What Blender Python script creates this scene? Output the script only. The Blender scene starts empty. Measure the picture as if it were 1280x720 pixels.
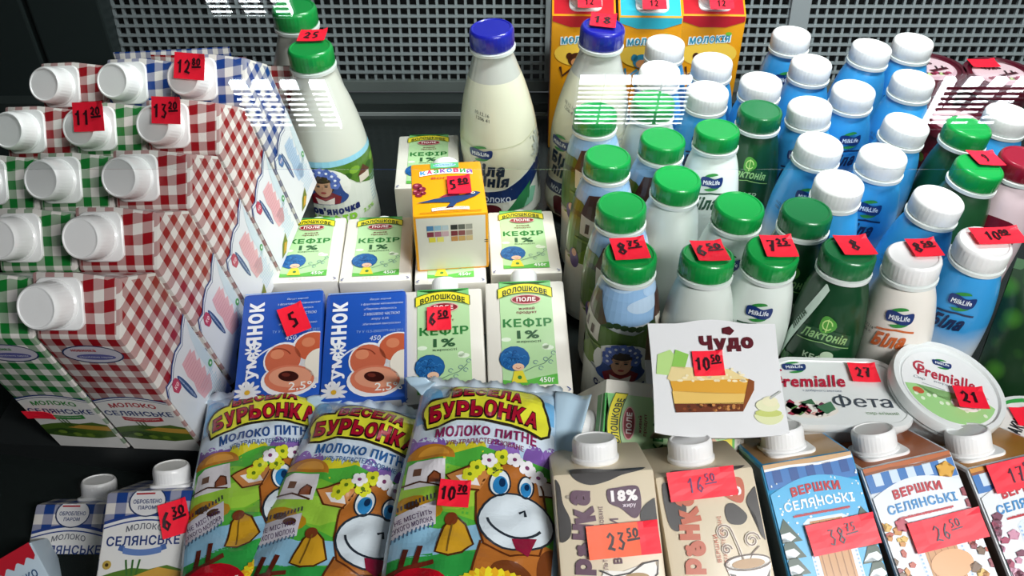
import bpy, bmesh, math, random
from mathutils import Vector, Matrix
from mathutils.geometry import delaunay_2d_cdt
random.seed(7)
DEBUG = False
SC = bpy.context.scene
COL = SC.collection
PI = math.pi
R_ = math.radians

# ---------------------------------------------------------------- camera, world, lights, exposure
F = 1100.0; H = 0.552; PITCH = R_(40)
CAMP = Vector((0, 0, H))
RT = Vector((1, 0, 0)); UP = Vector((0, math.sin(PITCH), math.cos(PITCH))); FW = Vector((0, math.cos(PITCH), -math.sin(PITCH)))
cam = bpy.data.cameras.new('camera'); camo = bpy.data.objects.new('camera', cam); COL.objects.link(camo)
camo.location = CAMP; camo.rotation_euler = (PI / 2 - PITCH, 0, 0)
cam.sensor_width = 36; cam.lens = 36 * F / 1280; cam.clip_start = 0.02; cam.clip_end = 50
SC.camera = camo

w = bpy.data.worlds.new('world'); SC.world = w; w.use_nodes = True
w.node_tree.nodes['Background'].inputs[0].default_value = (0.86, 0.93, 1.0, 1)
w.node_tree.nodes['Background'].inputs[1].default_value = 0.08
def area(name, loc, rot, sx, sy, power, col=(1, 1, 1)):
    l = bpy.data.lights.new(name, 'AREA'); l.shape = 'RECTANGLE'; l.size = sx; l.size_y = sy; l.energy = power; l.color = col
    o = bpy.data.objects.new(name, l); COL.objects.link(o); o.location = loc; o.rotation_euler = rot; return o
area('case_lamp_light', (0.40, 0.66, 0.85), (R_(-4), R_(8), 0), 0.7, 0.07, 10.0, (0.97, 1.0, 0.99))
area('front_fill_light', (0.56, -0.28, 0.86), (R_(43), R_(25), 0), 0.5, 0.10, 9.5, (1.0, 0.99, 0.97))  # added fill light, brightens the front right goods; no lamp fitting here
SC.view_settings.view_transform = 'Standard'; SC.view_settings.look = 'None'; SC.view_settings.gamma = 1
SC.view_settings.use_curve_mapping = False
SC.view_settings.exposure = 0.42
SC.render.film_transparent = False
try:
    SC.cycles.max_bounces = 7; SC.cycles.transparent_max_bounces = 12; SC.cycles.caustics_reflective = False; SC.cycles.caustics_refractive = False
except Exception: pass

# ---------------------------------------------------------------- pixel helpers (photo frame 1280x720)
def ray(x, y): return FW + RT * ((x - 640) / F) - UP * ((y - 360) / F)
def P(x, y, d): return CAMP + ray(x, y) * d
def PZ(x, y, z):
    r = ray(x, y); return CAMP + r * ((z - H) / r.z)
def PY(x, y, Y):
    r = ray(x, y); return CAMP + r * (Y / r.y)
def PP(x, y, p0, n):
    r = ray(x, y); return CAMP + r * ((p0 - CAMP).dot(n) / r.dot(n))
def proj(p):
    q = p - CAMP; d = q.dot(FW); return 640 + F * q.dot(RT) / d, 360 - F * q.dot(UP) / d, d
def rot(rec=0, yaw=0, roll=0):
    return (Matrix.Rotation(R_(yaw), 4, 'Z') @ Matrix.Rotation(R_(-rec), 4, 'X') @ Matrix.Rotation(R_(roll), 4, 'Y'))
def pose(ref, world, rec=0, yaw=0, roll=0, ref2=None, px2=None):
    """put local point REF at WORLD; if REF2/PX2 given, choose the roll so that REF2 lies on the line to that pixel"""
    ref = Vector(ref)
    if ref2 is not None:
        ref2 = Vector(ref2); best = None
        a = proj(world)
        want = math.atan2(px2[1] - a[1], px2[0] - a[0])
        for i in range(-400, 401):
            rr = i * 0.1 + roll
            q = proj(world + rot(rec, yaw, rr).to_3x3() @ (ref2 - ref))
            e = math.atan2(q[1] - a[1], q[0] - a[0]) - want
            e = abs((e + PI) % (2 * PI) - PI)
            if best is None or e < best[0]: best = (e, rr)
        roll = best[1]
    m = rot(rec, yaw, roll)
    return Matrix.Translation(world - m.to_3x3() @ ref) @ m

# ---------------------------------------------------------------- materials
def lin(c):
    c = c.lstrip('#'); v = [int(c[i:i + 2], 16) / 255 for i in (0, 2, 4)]
    return tuple(x / 12.92 if x <= 0.04045 else ((x + 0.055) / 1.055) ** 2.4 for x in v) + (1,)
MATS = {}
def mat(color, rough=0.4, metal=0.0, coat=0.0, sss=0.0, bump=0.0, bscale=60, trans=0.0, emit=0.0, var=0.0):
    key = (color, rough, metal, coat, sss, bump, bscale, trans, emit, var)
    if key in MATS: return MATS[key]
    m = bpy.data.materials.new('m_' + color.strip('#')); m.use_nodes = True
    nt = m.node_tree; b = nt.nodes['Principled BSDF']
    b.inputs['Base Color'].default_value = lin(color); b.inputs['Roughness'].default_value = rough; b.inputs['Metallic'].default_value = metal
    b.inputs['Coat Weight'].default_value = coat; b.inputs['Coat Roughness'].default_value = 0.12
    if sss: b.inputs['Subsurface Weight'].default_value = sss; b.inputs['Subsurface Radius'].default_value = (0.01, 0.009, 0.008); b.inputs['Subsurface Scale'].default_value = 0.5
    if trans: b.inputs['Transmission Weight'].default_value = trans
    if emit:
        b.inputs['Emission Color'].default_value = lin(color); b.inputs['Emission Strength'].default_value = emit
    if bump or var:
        tc = nt.nodes.new('ShaderNodeTexCoord'); n = nt.nodes.new('ShaderNodeTexNoise'); n.inputs['Scale'].default_value = bscale; n.inputs['Detail'].default_value = 3
        nt.links.new(tc.outputs['Object'], n.inputs['Vector'])
        if bump:
            bp = nt.nodes.new('ShaderNodeBump'); bp.inputs['Strength'].default_value = bump; bp.inputs['Distance'].default_value = 0.004
            nt.links.new(n.outputs['Fac'], bp.inputs['Height']); nt.links.new(bp.outputs['Normal'], b.inputs['Normal'])
        if var:
            mx = nt.nodes.new('ShaderNodeMixRGB'); mx.inputs[1].default_value = lin(color); mx.inputs[2].default_value = tuple(x * (1 - var) for x in lin(color)[:3]) + (1,)
            nt.links.new(n.outputs['Fac'], mx.inputs[0]); nt.links.new(mx.outputs[0], b.inputs['Base Color'])
    MATS[key] = m; return m

def print_mat(rough=0.35, coat=0.15, bump=0.0, bscale=30):
    key = ('print', rough, coat, bump)
    if key in MATS: return MATS[key]
    m = bpy.data.materials.new('printed_ink'); m.use_nodes = True; nt = m.node_tree; b = nt.nodes['Principled BSDF']
    a = nt.nodes.new('ShaderNodeVertexColor'); a.layer_name = 'Col'; nt.links.new(a.outputs['Color'], b.inputs['Base Color'])
    b.inputs['Roughness'].default_value = rough; b.inputs['Coat Weight'].default_value = coat; b.inputs['Coat Roughness'].default_value = 0.1
    if bump:
        tc = nt.nodes.new('ShaderNodeTexCoord'); n = nt.nodes.new('ShaderNodeTexNoise'); n.inputs['Scale'].default_value = bscale; n.inputs['Detail'].default_value = 2
        bp = nt.nodes.new('ShaderNodeBump'); bp.inputs['Strength'].default_value = bump; bp.inputs['Distance'].default_value = 0.006
        nt.links.new(tc.outputs['Object'], n.inputs['Vector']); nt.links.new(n.outputs['Fac'], bp.inputs['Height']); nt.links.new(bp.outputs['Normal'], b.inputs['Normal'])
    MATS[key] = m; return m

def gingham(color, ax, ay, pitch, off=(0, 0), k2=1.0, white='#dcd8d3', rough=0.32):
    """three-tone woven check on two object axes: white, half tone and full colour"""
    key = ('g', color, ax, ay, pitch, off, k2)
    if key in MATS: return MATS[key]
    m = bpy.data.materials.new('gingham_print'); m.use_nodes = True; nt = m.node_tree; b = nt.nodes['Principled BSDF']
    tc = nt.nodes.new('ShaderNodeTexCoord'); sp = nt.nodes.new('ShaderNodeSeparateXYZ'); nt.links.new(tc.outputs['Object'], sp.inputs[0])
    outs = []
    for axis, of, kk in ((ax, off[0], 1.0), (ay, off[1], k2)):
        a = nt.nodes.new('ShaderNodeMath'); a.operation = 'MULTIPLY_ADD'; a.inputs[1].default_value = kk / pitch; a.inputs[2].default_value = of + 100
        nt.links.new(sp.outputs[axis], a.inputs[0])
        f = nt.nodes.new('ShaderNodeMath'); f.operation = 'FRACT'; nt.links.new(a.outputs[0], f.inputs[0])
        g = nt.nodes.new('ShaderNodeMath'); g.operation = 'GREATER_THAN'; g.inputs[1].default_value = 0.5; nt.links.new(f.outputs[0], g.inputs[0])
        outs.append(g)
    s = nt.nodes.new('ShaderNodeMath'); s.operation = 'ADD'; nt.links.new(outs[0].outputs[0], s.inputs[0]); nt.links.new(outs[1].outputs[0], s.inputs[1])
    d = nt.nodes.new('ShaderNodeMath'); d.operation = 'DIVIDE'; d.inputs[1].default_value = 2; nt.links.new(s.outputs[0], d.inputs[0])
    r = nt.nodes.new('ShaderNodeValToRGB'); r.color_ramp.interpolation = 'CONSTANT'
    c = lin(color); wv = lin(white); mid = tuple((c[i] * 0.62 + wv[i] * 0.38) for i in range(3)) + (1,)
    e = r.color_ramp.elements; e[0].position = 0; e[0].color = wv; e[1].position = 0.3; e[1].color = mid
    e3 = e.new(0.8); e3.color = c
    nt.links.new(d.outputs[0], r.inputs[0]); nt.links.new(r.outputs[0], b.inputs['Base Color'])
    b.inputs['Roughness'].default_value = rough; b.inputs['Coat Weight'].default_value = 0.1
    MATS[key] = m; return m

# ---------------------------------------------------------------- object helpers
def setp(o, label=None, cat=None, group=None, kind=None):
    if label: o['label'] = label
    if cat: o['category'] = cat
    if group: o['group'] = group
    if kind: o['kind'] = kind
    return o
def empty(name, M=None):
    o = bpy.data.objects.new(name, None); COL.objects.link(o); o.empty_display_size = 0.02
    if M is not None: o.matrix_world = M
    return o
def link(name, me, parent=None, M=None):
    o = bpy.data.objects.new(name, me); COL.objects.link(o)
    if parent is not None: o.parent = parent
    if M is not None: o.matrix_local = M
    return o
class MB:
    def __init__(s): s.v = []; s.f = []; s.m = []
    def add(s, vs, fs, mi=0, M=None):
        n = len(s.v)
        for v in vs: s.v.append(tuple(M @ Vector(v)) if M is not None else tuple(v))
        for f in fs: s.f.append(tuple(i + n for i in f)); s.m.append(mi)
        return s
    def box(s, x0, x1, y0, y1, z0, z1, mi=0, M=None):
        return s.add([(x0, y0, z0), (x1, y0, z0), (x1, y1, z0), (x0, y1, z0), (x0, y0, z1), (x1, y0, z1), (x1, y1, z1), (x0, y1, z1)],
                     [(0, 3, 2, 1), (4, 5, 6, 7), (0, 1, 5, 4), (1, 2, 6, 5), (2, 3, 7, 6), (3, 0, 4, 7)], mi, M)
    def lathe(s, prof, n=40, mi=0, M=None, mis=None, sx=1, sy=1, rmod=None):
        vs = []; fs = []
        for k, (r, z) in enumerate(prof):
            for i in range(n):
                a = 2 * PI * i / n; rr = r * (rmod(a, k) if rmod else 1)
                vs.append((rr * math.cos(a) * sx, rr * math.sin(a) * sy, z))
        base = len(s.v)
        for v in vs: s.v.append(tuple(M @ Vector(v)) if M is not None else v)
        for k in range(len(prof) - 1):
            for i in range(n):
                j = (i + 1) % n
                s.f.append((base + k * n + i, base + k * n + j, base + (k + 1) * n + j, base + (k + 1) * n + i)); s.m.append(mis[k] if mis else mi)
        if prof[0][0] > 1e-6: s.f.append(tuple(base + i for i in range(n))[::-1]); s.m.append(mis[0] if mis else mi)
        if prof[-1][0] > 1e-6: s.f.append(tuple(base + (len(prof) - 1) * n + i for i in range(n))); s.m.append(mis[-1] if mis else mi)
        return s
    def mesh(s, name, mats, smooth=False, bevel=0, seg=2, angle=30):
        me = bpy.data.meshes.new(name); me.from_pydata(s.v, [], s.f); me.update()
        for m in mats: me.materials.append(m)
        me.polygons.foreach_set('material_index', s.m)
        bm = bmesh.new(); bm.from_mesh(me)
        bmesh.ops.remove_doubles(bm, verts=bm.verts, dist=1e-6)
        bmesh.ops.recalc_face_normals(bm, faces=bm.faces)
        if bevel:
            es = [e for e in bm.edges if len(e.link_faces) == 2 and e.calc_face_angle(0) > R_(20)]
            bmesh.ops.bevel(bm, geom=es, offset=bevel, segments=seg, profile=0.6, affect='EDGES', clamp_overlap=True)
        bm.to_mesh(me); bm.free()
        if smooth:
            me.polygons.foreach_set('use_smooth', [True] * len(me.polygons))
            try: me.set_sharp_from_angle(angle=R_(angle))
            except Exception: pass
        return me
    def build(s, name, mats, parent=None, M=None, **k):
        if not isinstance(mats, (list, tuple)): mats = [mats]
        return link(name, s.mesh(name, mats, **k), parent, M)
def dup(o, parent=None, M=None):
    c = o.copy(); COL.objects.link(c)
    if parent is not None: c.parent = parent
    for ch in o.children: dup(ch, c)
    if M is not None: c.matrix_world = M
    return c

# ---------------------------------------------------------------- flat print: polygons on (u, v), wrapped onto a surface
TXT = {}; GLY = {}
def glyphs(s, bold=0.0, shear=0.0):
    k = (s, bold, shear)
    if k in TXT: return TXT[k]
    c = bpy.data.curves.new('t', 'FONT'); c.resolution_u = 2; c.shear = shear; c.fill_mode = 'NONE'
    o = bpy.data.objects.new('t', c); COL.objects.link(o)
    vs = []; fs = []; pen = 0.0
    for ch in s:
        if (ch, bold, shear) not in GLY:
            c.body = '|' + ch + '|'; bpy.context.view_layer.update()
            w2 = o.dimensions.x; c.body = '||'; bpy.context.view_layer.update(); w1 = o.dimensions.x
            c.body = ch; bpy.context.view_layer.update()
            me = bpy.data.meshes.new_from_object(o.evaluated_get(bpy.context.evaluated_depsgraph_get()))
            pts = [Vector((v.co.x, v.co.y)) for v in me.vertices]; nxt = {}
            for e in me.edges:
                i, j = e.vertices
                if j == i + 1: nxt[i] = j
                elif i == j + 1: nxt[j] = i
                else: nxt[max(i, j)] = min(i, j)
            loops = []; seen = set()
            for i in range(len(pts)):
                if i in seen or i not in nxt: continue
                lp = [i]; seen.add(i); k = nxt[i]
                while k is not None and k not in seen: lp.append(k); seen.add(k); k = nxt.get(k)
                if len(lp) > 2: loops.append(lp)
            bpy.data.meshes.remove(me)
            if bold and loops:
                ar = sum(sum(pts[lp[q]].x * pts[lp[(q + 1) % len(lp)]].y - pts[lp[(q + 1) % len(lp)]].x * pts[lp[q]].y for q in range(len(lp))) for lp in loops)
                sg = 1 if ar > 0 else -1; out = list(pts)
                for lp in loops:
                    for q in range(len(lp)):
                        A, Bp, Cc = pts[lp[q - 1]], pts[lp[q]], pts[lp[(q + 1) % len(lp)]]
                        e1 = (Bp - A); e2 = (Cc - Bp)
                        if e1.length < 1e-7 or e2.length < 1e-7: continue
                        e1.normalize(); e2.normalize(); n1 = Vector((e1.y, -e1.x)); n2 = Vector((e2.y, -e2.x)); mm = n1 + n2
                        if mm.length < .2: mm = n1
                        mm.normalize(); k = min(1.6, 1 / max(.4, mm.dot(n1))); out[lp[q]] = Bp + mm * (bold * sg * k)
                pts = out
            gv, gf = [], []
            if loops:
                ov, oe, of, a1, a2, a3 = delaunay_2d_cdt(pts, [(i, nxt[i]) for lp in loops for i in lp if i in nxt], [], 0, 1e-5)
                def wind(p):
                    wn = 0
                    for lp in loops:
                        for q in range(len(lp)):
                            A, B = pts[lp[q]], pts[lp[(q + 1) % len(lp)]]
                            if (A.y <= p.y) != (B.y <= p.y):
                                t = A.x + (p.y - A.y) / (B.y - A.y) * (B.x - A.x)
                                if t > p.x: wn += 1 if B.y > A.y else -1
                    return wn
                gv = [(v.x, v.y) for v in ov]
                gf = [tuple(f) for f in of if wind(sum((ov[i] for i in f), Vector((0, 0))) / len(f)) != 0]
            GLY[(ch, bold, shear)] = (gv, gf, (w2 - w1) if ch != ' ' else 0.28)
        gv, gf, adv = GLY[(ch, bold, shear)]
        n = len(vs); vs += [(x + pen, y) for x, y in gv]; fs += [tuple(i + n for i in f) for f in gf]; pen += adv + bold * 1.6
    bpy.data.objects.remove(o); bpy.data.curves.remove(c)
    x0 = min(v[0] for v in vs); x1 = max(v[0] for v in vs); y0 = min(v[1] for v in vs); y1 = max(v[1] for v in vs)
    vs = [((x - (x0 + x1) / 2) / (x1 - x0), (y - (y0 + y1) / 2) / (y1 - y0)) for x, y in vs]
    TXT[k] = (vs, fs); return TXT[k]
class Art:
    def __init__(s, unit): s.k = unit; s.items = []
    def poly(s, pts, col, l=1): s.items.append(([tuple(p) for p in pts], [tuple(range(len(pts)))], col, l)); return s
    def rect(s, x0, x1, y0, y1, col, l=1): return s.poly([(x0, y0), (x1, y0), (x1, y1), (x0, y1)], col, l)
    def ell(s, cx, cy, rx, ry, col, l=1, n=24, rot=0, a0=0, a1=360):
        c, d = math.cos(R_(rot)), math.sin(R_(rot)); pts = []
        for i in range(n if a1 - a0 >= 360 else n + 1):
            a = R_(a0 + (a1 - a0) * i / n); x = rx * math.cos(a); y = ry * math.sin(a); pts.append((cx + x * c - y * d, cy + x * d + y * c))
        return s.poly(pts, col, l)
    def scal(s, cx, cy, rx, ry, lobes, amp, col, l=1):
        n = lobes * 6
        return s.poly([(cx + rx * (1 + amp * math.cos(lobes * 2 * PI * i / n)) * math.cos(2 * PI * i / n), cy + ry * (1 + amp * math.cos(lobes * 2 * PI * i / n)) * math.sin(2 * PI * i / n)) for i in range(n)], col, l)
    def line(s, pts, wd, col, l=2, closed=False):
        if closed: pts = list(pts) + [pts[0]]
        vs = []; fs = []
        n = len(pts)
        for i in range(n):
            a = pts[max(0, i - 1)] if not closed or i > 0 else pts[-2]; b = pts[min(n - 1, i + 1)] if not closed or i < n - 1 else pts[1]
            dx, dy = b[0] - a[0], b[1] - a[1]; L = math.hypot(dx, dy) or 1
            nx, ny = -dy / L * wd / 2, dx / L * wd / 2
            vs += [(pts[i][0] + nx, pts[i][1] + ny), (pts[i][0] - nx, pts[i][1] - ny)]
            if i: fs.append((2 * i - 2, 2 * i - 1, 2 * i + 1, 2 * i))
        s.items.append((vs, fs, col, l)); return s
    def oell(s, cx, cy, rx, ry, col, wd, oc, l=1, rot=0, n=24):
        s.ell(cx, cy, rx, ry, col, l, n, rot); c, d = math.cos(R_(rot)), math.sin(R_(rot))
        return s.line([(cx + rx * math.cos(2 * PI * i / n) * c - ry * math.sin(2 * PI * i / n) * d, cy + rx * math.cos(2 * PI * i / n) * d + ry * math.sin(2 * PI * i / n) * c) for i in range(n)], wd, oc, l + 1, True)
    def text(s, t, cx, cy, wd, ht, col, l=3, rot=0, bold=0.0, shear=0.0, arc=0.0, slope=0.0):
        vs, fs = glyphs(t, bold, shear); c, d = math.cos(R_(rot)), math.sin(R_(rot)); out = []
        for x, y in vs:
            X = x * wd; Y = y * ht + arc * (0.25 - x * x) * 4 + slope * x
            out.append((cx + X * c - Y * d, cy + X * d + Y * c))
        s.items.append((out, fs, col, l)); return s
    def mesh(s, name, fn, clip=None, us=(), vs=(), eps=0.00018, material=None):
        groups = {}
        for pts, fs, col, l in s.items: groups.setdefault((col, l), []).append((pts, fs))
        bm = bmesh.new(); lay = bm.loops.layers.float_color.new('Col'); ll = bm.faces.layers.int.new('L'); ci = bm.faces.layers.int.new('C')
        cols = []
        for (col, l), items in groups.items():
            cols.append((lin(col)))
            for pts, fs in items:
                bv = [bm.verts.new((p[0] * s.k * 1000, p[1] * s.k * 1000, 0)) for p in pts]
                for f in fs:
                    try: nf = bm.faces.new([bv[i] for i in f])
                    except ValueError: continue
                    nf[ll] = int(l * 2); nf[ci] = len(cols) - 1
        bm.faces.ensure_lookup_table()
        big = [f for f in bm.faces if len(f.verts) > 4]
        if big: bmesh.ops.triangulate(bm, faces=big, ngon_method='EAR_CLIP')
        def cut(co, no, clear=False):
            g = list(bm.verts) + list(bm.edges) + list(bm.faces)
            bmesh.ops.bisect_plane(bm, geom=g, plane_co=Vector(co) * 1000, plane_no=no, clear_outer=clear, dist=1e-5)
        if clip:
            x0, x1, y0, y1 = clip
            cut((x0, 0, 0), (-1, 0, 0), True); cut((x1, 0, 0), (1, 0, 0), True); cut((0, y0, 0), (0, -1, 0), True); cut((0, y1, 0), (0, 1, 0), True)
        for u in us: cut((u, 0, 0), (1, 0, 0))
        for v in vs: cut((0, v, 0), (0, 1, 0))
        # each vertex belongs to faces of one layer only
        for f in bm.faces:
            for lp in f.loops: lp[lay] = cols[f[ci]]
            f.normal_update()
            if f.normal.z < 0: f.normal_flip()
        for v in bm.verts:
            if v.link_faces: v.co = Vector(fn(v.co.x / 1000, v.co.y / 1000, v.link_faces[0][ll] * 0.5 * eps))
        bmesh.ops.delete(bm, geom=[v for v in bm.verts if not v.link_faces], context='VERTS')
        me = bpy.data.meshes.new(name); bm.to_mesh(me); bm.free()
        me.materials.append(material or print_mat()); return me
def frange(a, b, st):
    n = max(1, int(round((b - a) / st))); return [a + (b - a) * i / n for i in range(1, n)]
def arcpts(cx, cy, r, a0, a1, n=10, ry=None):
    return [(cx + r * math.cos(R_(a0 + (a1 - a0) * i / n)), cy + (ry or r) * math.sin(R_(a0 + (a1 - a0) * i / n))) for i in range(n + 1)]
def band(x0, x1, base, arch, thick, n=12):
    """closed outline of an arched banner"""
    top = [(x0 + (x1 - x0) * i / n, base + thick + arch * (1 - (2 * i / n - 1) ** 2)) for i in range(n + 1)]
    bot = [(x1 - (x1 - x0) * i / n, base + arch * (1 - (2 * i / n - 1) ** 2)) for i in range(n + 1)]
    return top + bot
# ---------------------------------------------------------------- the case
def struct(name, mb, mats, kind='structure', **k):
    o = mb.build(name, mats, **k); o['kind'] = kind; return o
DARK = mat('#1d2625', 0.35, bump=0.1, bscale=200); DARK2 = mat('#2a3434', 0.3); STEEL = mat('#8f989b', 0.35, 0.3); GRIL = mat('#8b9598', 0.38, 0.25)
struct('floor', MB().box(-0.82, 0.95, -0.05, 1.03, -0.03, 0.0), mat('#1c2221', 0.25, coat=0.4, var=0.3, bscale=8))
struct('wall_back', MB().box(-0.82, 0.95, 1.13, 1.16, -0.03, 0.75), mat('#07090a', 0.6))
struct('wall_left', MB().box(-0.82, -0.76, -0.05, 1.13, -0.03, 0.75), DARK, bevel=0.004)
struct('wall_right', MB().box(0.95, 1.0, -0.05, 1.13, -0.03, 0.75), mat('#394142', 0.4))
struct('wall_front', MB().box(-0.82, 1.0, -0.09, -0.05, -0.1, 0.05), mat('#c9cccc', 0.4), bevel=0.004)
struct('trim_1', MB().box(-0.55, 0.95, 0.9985, 1.0, 0.0, 0.0045), [mat('#aeb6b6', 0.3, 0.4)])
struct('trim_3', MB().box(-0.76, 0.95, 1.0005, 1.03, 0.0, 0.017), [mat('#2c3332', 0.35)], bevel=0.001)
# dark end panel left of the grille, in two leaves with a seam
struct('trim_2', MB().box(-0.76, -0.585, 1.02, 1.06, 0.0, 0.6).box(-0.578, -0.492, 1.02, 1.06, 0.0, 0.6), [mat('#222b2b', 0.4)], bevel=0.003)
# leaning wire grille: real bars, joined because there are far more than can be picked apart
g = empty('air_return_grille', Matrix.Translation((0, 1.036, 0.03)) @ Matrix.Rotation(R_(-9), 4, 'X'))
setp(g, 'grey lattice grille with small square holes behind the bottles', 'grille')
b = MB(); x = -0.49; pt = 0.0117
nx = int((0.95 + 0.49) / pt); nz = 42
for i in range(nx + 1): b.box(x + i * pt - 0.0016, x + i * pt + 0.0016, -0.002, 0.003, 0, nz * pt)
o = b.build('vertical_bar', GRIL, g); o['kind'] = 'stuff'
b = MB()
for j in range(nz + 1): b.box(x, x + nx * pt, -0.0035, 0.0015, j * pt - 0.0015, j * pt + 0.0015)
o = b.build('horizontal_bar', GRIL, g); o['kind'] = 'stuff'
for xx, ww in ((0.353, 0.012), (0.047, 0.006)):
    MB().box(xx - ww, xx + ww, -0.008, -0.003, 0, nz * pt).build('mullion', mat('#8e9699', 0.4, 0.2), g, bevel=0.001)
MB().box(x - 0.01, x + nx * pt, -0.008, 0.004, -0.012, 0.002).build('bottom_rail', mat('#59615f', 0.4), g, bevel=0.001)

# sloping front glass of the case; the shop's louvred ceiling lamps are mirrored in it
gm = bpy.data.materials.new('clear_glass'); gm.use_nodes = True; nt = gm.node_tree; nt.nodes.clear()
out = nt.nodes.new('ShaderNodeOutputMaterial'); mx = nt.nodes.new('ShaderNodeMixShader'); tr = nt.nodes.new('ShaderNodeBsdfTransparent'); gl = nt.nodes.new('ShaderNodeBsdfGlossy'); fr = nt.nodes.new('ShaderNodeFresnel')
gl.inputs['Roughness'].default_value = 0.0; fr.inputs['IOR'].default_value = 1.5; tr.inputs['Color'].default_value = (0.985, 0.995, 0.99, 1)
nt.links.new(fr.outputs[0], mx.inputs[0]); nt.links.new(tr.outputs[0], mx.inputs[1]); nt.links.new(gl.outputs[0], mx.inputs[2]); nt.links.new(mx.outputs[0], out.inputs['Surface'])
pane = MB(); lo = 0.338; hi = 0.62; t = 0.0008
pane.add([(-0.75, lo, lo), (0.94, lo, lo), (0.94, hi, hi), (-0.75, hi, hi), (-0.75, lo - t, lo + t), (0.94, lo - t, lo + t), (0.94, hi - t, hi + t), (-0.75, hi - t, hi + t)],
         [(0, 1, 2, 3), (4, 7, 6, 5), (0, 4, 5, 1), (1, 5, 6, 2), (2, 6, 7, 3), (3, 7, 4, 0)])
struct('window_1', pane, gm)
struct('ceiling', MB().box(-4, 4, -4, 2.5, 2.35, 2.4), mat('#50504c', 0.8))
def mirror_pt(px, py, z=2.2):
    v = ray(px, py); return Vector((0, H, 0)) + Vector((v.x, v.z, v.y)) * (z / v.y)
LAMP = mat('#f4faff', 0.5, emit=15.0)
def louvre_lamp(bars, y0, y1, n, label, fill=0.62):
    """bars: (x left top, x right top, x left bottom, x right bottom) of each tube's mirror image between the picture rows y0 and y1"""
    c = sum((mirror_pt((b[0] + b[3]) / 2, (y0 + y1) / 2) for b in bars), Vector()) / len(bars)
    T = empty('ceiling_lamp', Matrix.Translation(c)); setp(T, label, 'lamp', 'louvred ceiling lamps mirrored in the glass')
    def q(px, py): return mirror_pt(px, py) - c
    def slab(pts, z0, z1): return ([(p.x, p.y, z) for z in (z0, z1) for p in pts], [(0, 1, 2, 3), (7, 6, 5, 4), (0, 4, 5, 1), (1, 5, 6, 2), (2, 6, 7, 3), (3, 7, 4, 0)])
    for (a, b_, c_, d) in bars:
        m = MB(); m.add(*slab([q(a, y0), q(b_, y0), q(d, y1), q(c_, y1)], 0.03, 0.05)); m.build('tube', LAMP, T)
    xa, xb, xc, xd = min(b[0] for b in bars) - 3, max(b[1] for b in bars) + 3, min(b[2] for b in bars) - 3, max(b[3] for b in bars) + 3
    m = MB(); m.add(*slab([q(xa, y0 - 2), q(xb, y0 - 2), q(xd, y1 + 2), q(xc, y1 + 2)], 0.055, 0.12)); m.build('housing', mat('#55585a', 0.5), T)
    st = (y1 - y0) / n
    for i in range(n):
        ya = y0 + i * st + st * fill; yb = y0 + (i + 1) * st
        fa = (ya - y0) / (y1 - y0); fb = (yb - y0) / (y1 - y0)
        m = MB(); m.add(*slab([q(xa + (xc - xa) * fa, ya), q(xb + (xd - xb) * fa, ya), q(xb + (xd - xb) * fb, yb), q(xa + (xc - xa) * fb, yb)], 0.0, 0.006)); m.build('louvre', mat('#1b1c1e', 0.6), T)
louvre_lamp([(282, 300, 313, 332), (311, 330, 343, 361), (346, 365, 373, 391), (383, 402, 406, 425)], 110, 168, 9, 'louvred ceiling lamp mirrored over the green capped tall bottle')
louvre_lamp([(727, 757, 719, 745), (760, 791, 750, 780), (794, 829, 784, 816), (834, 868, 822, 853)], 104, 164, 11, 'widest louvred ceiling lamp mirrored over the green capped bottles')
louvre_lamp([(1190, 1202, 1158, 1169), (1222, 1236, 1170, 1183), (1255, 1268, 1197, 1209), (1286, 1299, 1230, 1242)], 106, 165, 9, 'louvred ceiling lamp mirrored over the dark cherry tubs')
louvre_lamp([(246, 268, 264, 286), (288, 310, 305, 328), (328, 350, 345, 363)], -6, 26, 5, 'louvred ceiling lamp mirrored at the upper left')

# ---------------------------------------------------------------- shared pieces
WHITE = mat('#e9ebe9', 0.35, coat=0.2); WCAP = mat('#f0f1f1', 0.32, coat=0.3)
def cap_mesh(r, h, ring=True, ribs=60, mats=None, name='cap', n=96):
    m = MB()
    prof = [(r * 0.97, 0), (r * 1.0, h * 0.06), (r, h * 0.80), (r * 0.975, h * 0.93), (r * 0.91, h), (r * 0.86, h), (r * 0.83, h - 0.0006), (0.0001, h - 0.0007)]
    m.lathe(prof, n, rmod=(lambda a, k: 1 + (0.016 * math.cos(ribs * a) if 1 <= k <= 2 else 0)))
    return m.mesh(name, mats or [WCAP], smooth=True, angle=40)
MESH = {}
def cached(key, f):
    if key not in MESH: MESH[key] = f()
    return MESH[key]

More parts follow.
